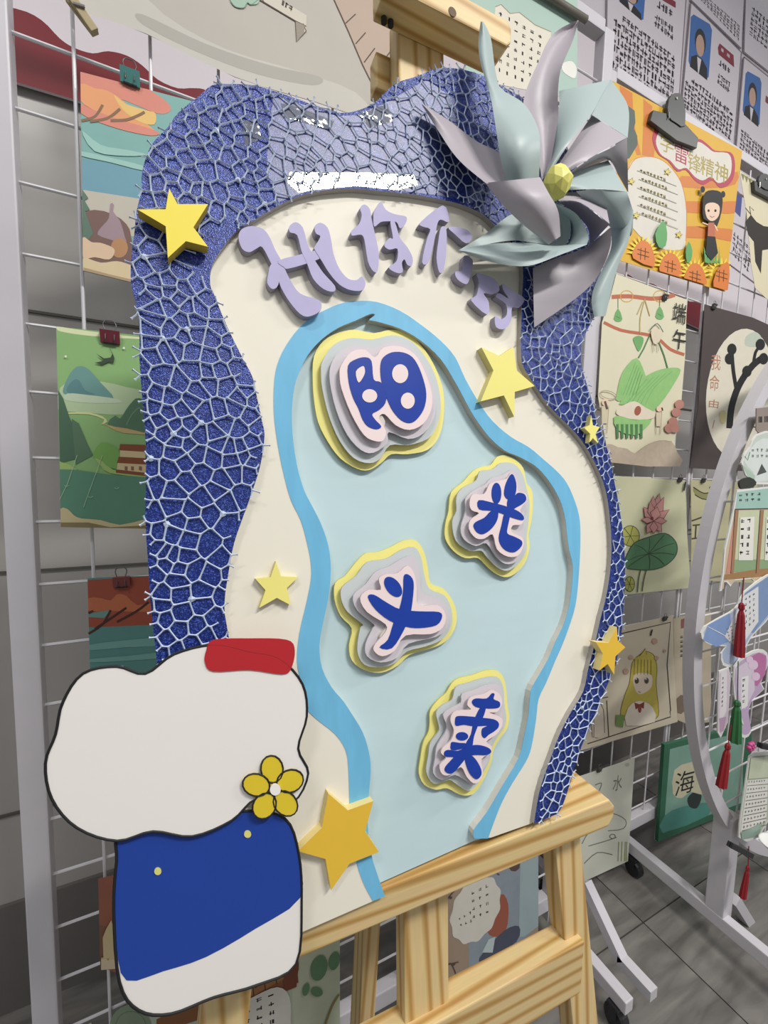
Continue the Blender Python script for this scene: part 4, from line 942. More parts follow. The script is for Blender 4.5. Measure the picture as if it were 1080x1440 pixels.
# tray with rounded ends
b = MB(); n = 6
pl = [(uL, -.014), (uL + .012, 0), (uR - .012, 0), (uR, -.014), (uR, -.032), (uR - .010, -.046), (uL + .010, -.046), (uL, -.032)]
b.prism(pl, -.082, 0.0, WOOD_U); epart(b, 'tray', TRF)
# rail low between the legs
h = -.052
ra, rb = TRF.uv(615, 1392, h), TRF.uv(781, 1306, h); rc = TRF.uv(800, 1365, h)
zt = (ra[1] + rb[1]) / 2; zb = TRF.uv(801, 1362, h)[1]
# legs: outline of the right one, mirrored for the left
lt = [EF.uv(*p, -.052) for p in ((778, 1175), (816, 1160), (845, 1440), (802, 1440))]
cxt = (lt[0][0] + lt[1][0]) / 2; cyt = (lt[0][1] + lt[1][1]) / 2; cxb = (lt[2][0] + lt[3][0]) / 2; cyb = (lt[2][1] + lt[3][1]) / 2
lw = mw * .78; sl = (cxb - cxt) / (cyb - cyt)
yb, yt = -(tl.z) / EF.ey.z + .004, 1.16
def lx(y): return cxt + (y - cyt) * sl
for sg in (1, -1):
    def X(x): return x if sg == 1 else 2 * mu - x
    top_y = 0.62
    p = [(X(lx(yb) - lw / 2), yb), (X(lx(yb) + lw / 2), yb), (X(lx(top_y) + lw / 2), top_y), (X(lx(top_y) - lw / 2), top_y)]
    b = MB().prism(p, -.086, -.052, WOOD_V); epart(b, 'leg', EF)
legx = lx(-0.30)
xr = cxt + (zt - .02 - cyt) * sl
b = MB().prism([(2 * mu - xr, zb), (xr, zb), (xr, zt), (2 * mu - xr, zt)], -.060, -.018, WOOD_U); epart(b, 'rail', TRF)
# mast
ytop = .5 * (EF.uv(524, 37, -.055)[1] + EF.uv(671, 95, -.055)[1]) + .034
b = MB().prism([(mu - mw / 2, zt - .03), (mu + mw / 2, zt - .03), (mu + mw / 2, ytop), (mu - mw / 2, ytop)], -.085, -.055, WOOD_V); epart(b, 'mast', EF)
# upper clamp bar with bolts and knot
hb = -.010
vb = .5 * (EF.uv(524, 37, -.055)[1] + EF.uv(671, 95, -.055)[1]); vt = vb + .036
x0, x1 = EF.uv(524, 37, -.055)[0], EF.uv(706, 72, -.03)[0]
b = MB().prism([(x0, vb), (x1 - .008, vb), (x1, vb + .008), (x1, vt - .008), (x1 - .008, vt), (x0, vt)], -.055, hb, WOOD_U); epart(b, 'clamp_bar', EF)
k_ = EF.uv(636, 17, hb); b = MB().lathe([(0, .0006), (.006, .0006), (.006, -.001)], (k_[0], k_[1], hb), M('5c4424', .6, .3, 200), 14); o = epart(b, 'wood_knot', EF, 0)
b = MB().prism([(mu - mw / 2 - .02, vb - .05), (mu + mw / 2 + .02, vb - .05), (mu + mw / 2 + .026, vb - .044), (mu + mw / 2 + .026, vb), (mu - mw / 2 - .02, vb)], -.11, -.086, WOOD_U); epart(b, 'clamp_block', EF)
for px in (531, 537): k_ = EF.uv(px, 45, -.05); b = MB().lathe([(0, -.006), (.004, -.006), (.004, .012), (0, .012)], (x0 + .012 + (px - 531) * .0016, vb, -.045), DARKP, 10, 1); epart(b, 'bolt', EF, 0)
# rear leg, splayed back from the top of the mast
g0 = at_z(505, 1440, .30); 
pm = EF.o + EF.ex * mu + EF.ey * .95 + EF.ez * -.10
a1 = at_y(515, 1300, .62); a2 = at_y(508, 1440, .66)
dd = (a2 - a1).normalized(); pt_ = a1 - dd * .25; pb_ = a1 + dd * ((a1.z) / -dd.z)
b = MB().bar(pm, pb_ + (pm - pb_).normalized() * .01, .05, .032, WOOD_W, EF.ex)
o = b.build('rear_leg', ez, bevel=.002); o.matrix_local = ezi

# ------------------------------------------------------------------ the sign
bo = at_y(600, 1213, .43)
BF = Frame(bo, -1.0, 6.0)
SB_ = empty('sign_board', BF.mat()); tag(SB_, 'blue glitter and cream foam board sign with lettering clouds, standing on the easel', 'sign')
H1, H2 = .010, .018
outer = [(290, 1352), (270, 1250), (250, 1150), (236, 1050), (226, 980), (220, 925), (212, 848), (208, 788), (204.6, 735), (205, 681), (205, 625), (202, 584), (199, 548), (196, 504), (196, 465), (192, 430), (184.4, 400), (184.5, 363), (189, 327), (192, 297), (199, 268), (199, 250), (203.7, 226), (215.5, 200), (236, 179), (251, 158), (281, 134), (298.5, 119.6), (322, 118), (358, 120), (387, 128.5), (426, 142), (447, 151), (472, 158), (492, 158), (512, 152), (531, 141), (555, 118), (587, 107), (616, 96), (646, 97), (676, 105), (700, 118), (750, 150), (800, 215), (832, 290), (845, 360), (841, 425), (830, 456), (819, 478), (817, 500), (818, 516), (823, 533), (832.6, 564), (842, 598), (857, 641), (862, 668), (869, 703), (877, 756), (879, 804), (877, 852), (874, 890), (867, 930), (861, 947), (845.6, 983), (835, 1009), (819.6, 1045), (809, 1076), (801.5, 1102), (791, 1133), (783, 1145)]
inner = [(751, 1158), (757, 1120), (765, 1092), (775.6, 1063), (786, 1035), (801.5, 1004), (820, 972.6), (827, 941.5), (836.5, 905), (844.6, 869), (852, 840.5), (858, 804), (860, 768), (858, 732), (852, 691), (840, 658), (823, 627), (804, 603), (775, 574), (753, 543), (736, 516), (732.7, 499), (732.7, 463), (734, 420), (735, 375), (722, 345), (695, 316), (680, 302), (655, 290), (630, 282.5), (580, 273), (530, 268), (500, 265), (476, 266), (447, 269), (417, 277), (387, 291.5), (358, 309), (334, 324), (318, 342), (305, 360), (297, 377), (295.6, 400), (301.5, 415), (313, 444), (325, 471), (340, 501), (355, 530), (361, 557), (368, 590), (372, 613), (366.7, 652), (358, 681.5), (348, 710), (340, 732), (329.5, 763), (322.5, 798.5), (315.5, 851), (320.7, 890), (330, 960), (332, 1100), (325, 1330)]
ro = [(524, 1266.5), (512, 1244), (502, 1216), (495, 1180), (491.5, 1136), (490, 1084), (486, 1055), (471, 1032), (445, 1011), (428, 992), (423, 960), (417.5, 929), (421, 890), (430, 851), (437, 816), (437, 791.5), (431.6, 763), (423, 732), (409, 703), (399, 667), (390, 622), (385, 578), (386, 533), (393, 504), (408, 477), (426, 456), (446.7, 441.5), (476, 428), (500, 423.5), (530, 425), (562.5, 437.5), (592.5, 457.5), (620, 480), (640, 503), (654, 533), (673.7, 567), (693, 593), (719, 615), (743.5, 629), (765, 647), (782, 662), (796.5, 679), (808.5, 706), (815, 732), (815.7, 768), (813, 816.5), (808.5, 852.6), (799, 884), (789, 910), (780.7, 928.5), (767.8, 959.6), (757, 983), (753.5, 1011.5), (747, 1050), (739, 1071), (721, 1099.6), (705.5, 1128), (695, 1154), (686, 1178.7)]
ri = [(667, 1179), (666, 1167), (685, 1141), (708, 1102), (729, 1066), (736.7, 1035), (743, 1004), (746, 972), (757.4, 950), (771, 926), (781, 902), (791.7, 880), (800, 852.6), (803.7, 823.7), (805, 795), (800, 773), (797, 751.5), (795, 732), (789, 708), (778, 686), (765, 668), (752, 655), (729, 642), (710, 634), (688, 615), (666.5, 586), (652, 560), (640, 538), (620, 506), (592.5, 480), (562.5, 462.5), (530, 452.5), (519, 450), (527, 443), (520, 442), (500, 451), (476, 461), (452.6, 477), (432, 500.7), (417, 533), (411, 566), (411, 607), (417, 652), (427, 688), (439, 712), (451, 736), (461.5, 767), (465, 802), (461.5, 840.7), (454, 876), (449, 907.6), (452.7, 939), (466, 966), (482, 985), (494, 1003), (509.6, 1029), (518.7, 1058), (521, 1084), (518, 1122), (517, 1161), (522.6, 1203), (530, 1228), (541, 1260)]
PALE = M('bfd6da', .5, .05, 9, name='pale_blue_paint', bump=.05, stretch=(1, 4, 1)); CREAM = M('e6e1d2', .55, .02, 10, name='cream_paint'); FOAM = M('cfcac0', .7, name='foam_edge')
RIB = M('6fb6da', .5, .13, 30, name='ribbon_blue', bump=.08, stretch=(2.5, .6, 1)); GLIT = glitter(); GLE = M('3a4a8a', .6, name='glitter_edge')
uo0 = cr(BF.pts(outer, 0), 3, False); ui0 = cr(BF.pts(inner, H2), 3, False)
cxu = sum(p[0] for p in uo0) / len(uo0); cyv = sum(p[1] for p in uo0) / len(uo0)
def shr(l, f=.975): return [(cxu + (x - cxu) * f, max(cyv + (y - cyv) * f, -.2)) for x, y in l]
MB().prism([p for p in shr(uo0, .972)] + BF.pts([(745, 1158), (665, 1183), (540, 1239), (430, 1290), (330, 1335)], 0), -.012, 0, PALE, FOAM).build('base_panel', SB_)
cream_out = shr(cr(BF.pts(outer, H1), 3, False), .972)
cri = cr(BF.pts(ri, H1), 3, False)
cb = BF.pts([(300, 1365), (420, 1313), (541, 1260)], H1)
MB().prism(cream_out[3:] + BF.pts([(747, 1158), (690, 1178)], H1) + cri + cb[1:2] + cb[0:1], 0, H1, CREAM, FOAM).build('cream_panel', SB_)
MB().prism(cr(BF.pts(ro, H1), 3, False) + cri, H1, H1 + .0006, RIB).build('painted_ribbon', SB_)
uo = cr(BF.pts(outer, H2), 3, False)
MB().prism(uo + ui0, H1, H2, GLIT, M('a8a49f', .7, name='foam_grey')).build('glitter_frame', SB_)

# stretched white net over the glitter
band = uo + ui0
def inside(p, poly):
    r = False; x, y = p; j = len(poly) - 1
    for i in range(len(poly)):
        a, c = poly[i], poly[j]
        if (a[1] > y) != (c[1] > y) and x < (c[0] - a[0]) * (y - a[1]) / (c[1] - a[1]) + a[0]: r = not r
        j = i
    return r
def near(p, poly, d):
    x, y = p
    for i in range(len(poly)):
        a, c = poly[i - 1], poly[i]; dx, dy = c[0] - a[0], c[1] - a[1]; l = dx * dx + dy * dy or 1e-12
        t = max(0, min(1, ((x - a[0]) * dx + (y - a[1]) * dy) / l))
        if (a[0] + dx * t - x) ** 2 + (a[1] + dy * t - y) ** 2 < d * d: return True
    return False
rnd = random.Random(11)
bare = BF.pts([(262, 372), (296, 322), (330, 300), (322, 348), (300, 385), (275, 395)], H2)
def cell(u, v):
    n = math.sin(u * 61 + 1.3 * math.sin(v * 47)) * math.sin(v * 53 + 1.1 * math.sin(u * 39))
    return (.0143 + .0052 * n) * (1.0 if u < -.02 else .9)
xs = [p[0] for p in band]; ys = [p[1] for p in band]; pts = []; gridd = {}
coarse = [(i * .01 + min(xs) - .03, j * .01 + min(ys) - .03) for i in range(int((max(xs) - min(xs) + .06) / .01) + 1) for j in range(int((max(ys) - min(ys) + .06) / .01) + 1)]
ok = set()
for c in coarse:
    if inside(c, band) or near(c, band, .028): ok.add((round((c[0] - min(xs) + .03) / .01), round((c[1] - min(ys) + .03) / .01)))
tries = 0
while tries < 60000:
    tries += 1
    p = (rnd.uniform(min(xs) - .03, max(xs) + .03), rnd.uniform(min(ys) - .03, max(ys) + .03))
    if (round((p[0] - min(xs) + .03) / .01), round((p[1] - min(ys) + .03) / .01)) not in ok: continue
    r = cell(*p) * rnd.uniform(.72, 1.1); g = (int(p[0] / .022), int(p[1] / .022)); bad = False
    for i in (-1, 0, 1):
        for j in (-1, 0, 1):
            for q in gridd.get((g[0] + i, g[1] + j), ()):
                if (q[0] - p[0]) ** 2 + (q[1] - p[1]) ** 2 < r * r: bad = True; break
            if bad: break
        if bad: break
    if not bad: gridd.setdefault(g, []).append(p); pts.append(p)
res = delaunay_2d_cdt([Vector(p) for p in pts], [], [], 0, 1e-7)
V, F = res[0], res[2]
def circ(t):
    a, b_, c = [V[i] for i in t]; d = 2 * (a.x * (b_.y - c.y) + b_.x * (c.y - a.y) + c.x * (a.y - b_.y))
    if abs(d) < 1e-12: return None
    A, B, C = a.length_squared, b_.length_squared, c.length_squared
    return ((A * (b_.y - c.y) + B * (c.y - a.y) + C * (a.y - b_.y)) / d, (A * (c.x - b_.x) + B * (a.x - c.x) + C * (b_.x - a.x)) / d)
cc = [circ(t) for t in F]; em = {}
for fi, t in enumerate(F):
    for i in range(3): em.setdefault(frozenset((t[i], t[(i + 1) % 3])), []).append(fi)
kn = [(301, 178), (362, 285), (330, 246), (262, 470), (282, 595), (305, 720), (278, 838), (240, 610), (222, 480), (207, 360), (238, 745), (215, 650), (450, 250), (566, 235), (600, 150), (633, 180), (760, 480), (803, 560), (840, 640), (865, 735), (860, 870), (790, 1080), (775, 1120), (815, 1000)]
knots = []
for kx, ky in kn:                        # the net gathers in thick knots at a few crossings
    q = BF.uv(kx, ky, H2)
    knots.append(min((i for i in range(len(cc)) if cc[i]), key=lambda i: (cc[i][0] - q[0]) ** 2 + (cc[i][1] - q[1]) ** 2))
kset = set(knots)
NET = M('b9c6dc', .6, .06, 80, name='net_thread'); nb_ = MB(); nb_.fixn = False; deg = {}
hh = {}
def hz_(i):
    if i not in hh: hh[i] = H2 + .0016 + rnd.random() * .0016
    return hh[i]
inb = [c is not None and inside(c, band) for c in cc]
for e, fs in em.items():
    if len(fs) != 2: continue
    a, c = fs
    if cc[a] is None or cc[c] is None: continue
    if not inb[a] and not inb[c]: continue
    p, q = Vector(cc[a]), Vector(cc[c]); L = (q - p).length
    if L > .06 or L < .0006: continue
    if inside(((p.x + q.x) / 2, (p.y + q.y) / 2), bare): continue
    if not inb[a]: p, q, a, c = q, p, c, a
    if not inb[c]:
        lim = L * .5 if L < .016 else .008
        q = p + (q - p).normalized() * min(L, max(lim, .006))
    n = Vector((-(q - p).y, (q - p).x)).normalized(); w0, w1 = .0014, .0008
    za, zb_ = hz_(a), hz_(c); b0 = len(nb_.v)
    wa, wb = (.0034 if a in kset else w0), (.0034 if c in kset else w0)
    for t, w in ((-.02, wa), (.22, w1 * 1.3 if a in kset else w1), (.78, w1 * 1.3 if c in kset else w1), (1.02, wb)):
        m = p + (q - p) * t; z = za + (zb_ - za) * t
        for k_ in ((n * w, 0), (Vector((0, 0)), min(w, .0014) * 1.1), (-n * w, 0)): nb_.v.append((m.x + k_[0].x, m.y + k_[0].y, z + k_[1]))
    mi = nb_.mi(NET)
    for i in range(3):
        for j in range(2): nb_.f.append((b0 + i * 3 + j, b0 + i * 3 + 3 + j, b0 + i * 3 + 4 + j, b0 + i * 3 + 1 + j)); nb_.m.append(mi)
for i in knots:
    u, v = cc[i]; b0 = len(nb_.v); mi = nb_.mi(NET); m = 10; nb_.v.append((u, v, H2 + .0036))
    for k_ in range(m): a = 2 * math.pi * k_ / m; nb_.v.append((u + .003 * math.cos(a), v + .003 * math.sin(a), H2 + .0022))
    for k_ in range(m): nb_.f.append((b0, b0 + 1 + k_, b0 + 1 + (k_ + 1) % m)); nb_.m.append(mi)
nb_.build('net', SB_, kind='stuff')

# clear tape over the net along the top
def tape_mat(mixf, rough, bump):
    m = bpy.data.materials.new('clear_tape'); m.use_nodes = True; nt = m.node_tree
    for n in list(nt.nodes):
        if n.type == 'BSDF_PRINCIPLED': nt.nodes.remove(n)
    out = [n for n in nt.nodes if n.type == 'OUTPUT_MATERIAL'][0]
    tr = nt.nodes.new('ShaderNodeBsdfTransparent'); tr.inputs[0].default_value = (.96, .96, .97, 1)
    gl = nt.nodes.new('ShaderNodeBsdfGlossy'); gl.inputs['Roughness'].default_value = rough
    nz = nt.nodes.new('ShaderNodeTexNoise'); nz.inputs['Scale'].default_value = 45; bp = nt.nodes.new('ShaderNodeBump'); bp.inputs['Strength'].default_value = bump; bp.inputs['Distance'].default_value = .003
    tc = nt.nodes.new('ShaderNodeTexCoord'); nt.links.new(tc.outputs['Object'], nz.inputs[0]); nt.links.new(nz.outputs[0], bp.inputs['Height']); nt.links.new(bp.outputs[0], gl.inputs['Normal'])
    mx = nt.nodes.new('ShaderNodeMixShader'); mx.inputs[0].default_value = mixf
    nt.links.new(tr.outputs[0], mx.inputs[1]); nt.links.new(gl.outputs[0], mx.inputs[2]); nt.links.new(mx.outputs[0], out.inputs[0])
    return m
FILM, TAPE, CRUM = tape_mat(.055, .5, .1), tape_mat(.38, .07, .10), tape_mat(.35, .05, 1.0)
for l, m, h in (([(385, 134), (430, 148), (475, 163), (500, 162), (540, 146), (600, 112), (640, 140), (655, 230), (640, 277), (560, 268), (500, 262), (430, 270), (392, 284), (375, 240), (378, 180)], FILM, .0003),
                ([(408, 242), (520, 243), (582, 246), (588, 260), (560, 267), (500, 261), (440, 267), (420, 271), (404, 256)], TAPE, .0006),
                ([(505, 160), (545, 145), (552, 170), (520, 180)], CRUM, .0006), ([(395, 145), (420, 150), (470, 170), (465, 182), (400, 165)], CRUM, .0006), ([(340, 170), (362, 168), (368, 195), (345, 205)], CRUM, .0006)):
    MB().prism(BF.pts(l, H2 + h), H2 + h - .0002, H2 + h, m).build('tape', SB_)

# stars
GOLD, PALEY, YEL = M('e0b73c', .5, .03, name='star_gold'), M('ece382', .5, .03, name='star_pale'), M('eedb50', .5, .03, name='star_yellow'); DKE = M('b98f2c', .6, name='star_edge')
stars = [([(237.8, 264.8), (249.6, 287), (292.6, 287), (272, 319.6), (292.6, 347), (261.5, 339), (236, 362.6), (233, 318), (193, 294.4), (233, 294.4)], H2 + .0025, H2 + .015, YEL),
 ([(677.3, 488.6), (702.6, 500.6), (722, 487.4), (726.7, 521), (752, 542.8), (724, 551), (723, 586), (708.6, 556), (676, 564.4), (694, 521)], H1, H1 + .011, PALEY),
 ([(388, 789.7), (395.3, 810.8), (419, 812), (403.4, 826.7), (408.7, 851), (389.4, 840.7), (364.7, 854.8), (373.5, 830), (359.5, 814.4), (380.6, 812)], H1, H1 + .007, PALEY),
 ([(461.7, 1116), (489, 1139.5), (525, 1126.5), (513.5, 1169), (533, 1198), (491.5, 1214.6), (465.6, 1252), (457.8, 1208), (419, 1197), (452.6, 1164)], H1, H1 + .010, GOLD),
 ([(831.4, 583.7), (833.8, 598), (843.4, 600.5), (837.4, 610), (841, 623.4), (833.8, 616), (829, 622), (830, 610), (821.8, 601.8), (829, 598)], H2 + .002, H2 + .010, PALEY),
 ([(867.5, 881.5), (868.7, 900.7), (879.5, 910.2), (865.5, 923), (863.7, 949), (854.6, 933.7), (843, 942.8), (848, 919.5), (838, 903), (856, 904)], H2 + .002, H2 + .014, GOLD)]
for l, h0, h1, m in stars: MB().prism(BF.pts(l, h1), h0, h1, m, {YEL: M('c2a83a', .6), PALEY: M('d8cd86', .6), GOLD: M('e2cf8c', .6)}[m]).build('star', SB_)

# greeting letters cut from lilac foam
LIL = M('b1abcf', .6, .06, 60, name='lilac_foam', bump=.1); LILE = M('9b97a6', .7, name='lilac_edge')
cH, cN = T(320, 270, 4.909), T(480, 270, 4)
letters = [('letter', cH, [[(75, 310), (100, 255), (170, 235), (245, 255), (290, 310), (330, 400), (370, 470), (400, 540), (440, 620), (500, 700), (600, 735), (645, 760), (640, 820), (560, 860), (500, 840), (430, 760), (370, 660), (340, 570), (300, 490), (240, 380), (200, 390), (150, 415), (100, 390)],
  [(300, 500), (360, 520), (350, 640), (310, 670), (275, 630), (280, 570)], [(350, 475), (520, 428), (640, 400), (650, 450), (560, 490), (420, 530), (390, 520)],
  [(425, 240), (470, 210), (520, 250), (550, 360), (580, 420), (600, 470), (660, 560), (740, 650), (730, 690), (660, 670), (590, 600), (550, 500), (510, 410), (480, 300), (430, 280)],
  [(600, 240), (640, 215), (690, 250), (715, 340), (730, 430), (770, 530), (830, 600), (890, 610), (925, 585), (950, 630), (930, 680), (850, 680), (770, 640), (700, 560), (650, 480), (600, 400), (600, 380), (640, 310), (610, 290)]]),
 ('letter', cN, [[(105, 90), (130, 70), (160, 95), (170, 150), (190, 240), (210, 340), (205, 440), (180, 445), (150, 390), (130, 270), (110, 240), (60, 245), (60, 215), (100, 180), (115, 130)],
  [(185, 110), (220, 55), (250, 100), (300, 125), (365, 140), (360, 180), (330, 205), (310, 170), (260, 165), (220, 170), (185, 195), (180, 140)],
  [(275, 170), (300, 170), (330, 260), (370, 310), (400, 370), (395, 415), (370, 410), (355, 380), (340, 400), (345, 450), (310, 455), (265, 425), (310, 390), (315, 320), (270, 325), (240, 300), (270, 260), (290, 260)]]),
 ('letter', cN, [[(445, 170), (570, 75), (605, 140), (600, 170), (560, 155), (540, 180), (520, 290), (490, 395), (455, 395), (480, 270), (500, 210), (460, 195)], [(560, 200), (590, 210), (590, 330), (575, 440), (550, 450), (535, 370), (545, 280)], [(600, 200), (660, 200), (715, 220), (735, 260), (700, 290), (640, 240)], [(690, 360), (735, 380), (735, 430), (720, 490), (700, 520), (650, 490), (640, 450), (680, 440)]]),
 ('letter', cN, [[(765, 455), (860, 490), (890, 550), (850, 575), (800, 570), (830, 620), (820, 690), (730, 610), (760, 580), (775, 510)], [(910, 515), (970, 560), (1030, 600), (1000, 650), (960, 650), (955, 720), (920, 770), (870, 760), (865, 700), (900, 715), (930, 690), (925, 630), (870, 590), (890, 570), (940, 600), (910, 550)]])]
for nm, c, polys in letters:
    b = MB(); b.fixn = False; hz0 = H1 + .010
    for i, l in enumerate(polys): b.prism(cr(BF.pts(c(l), hz0), 3), H1, hz0 + i * .0002, LIL, LILE)
    b.build(nm, SB_)

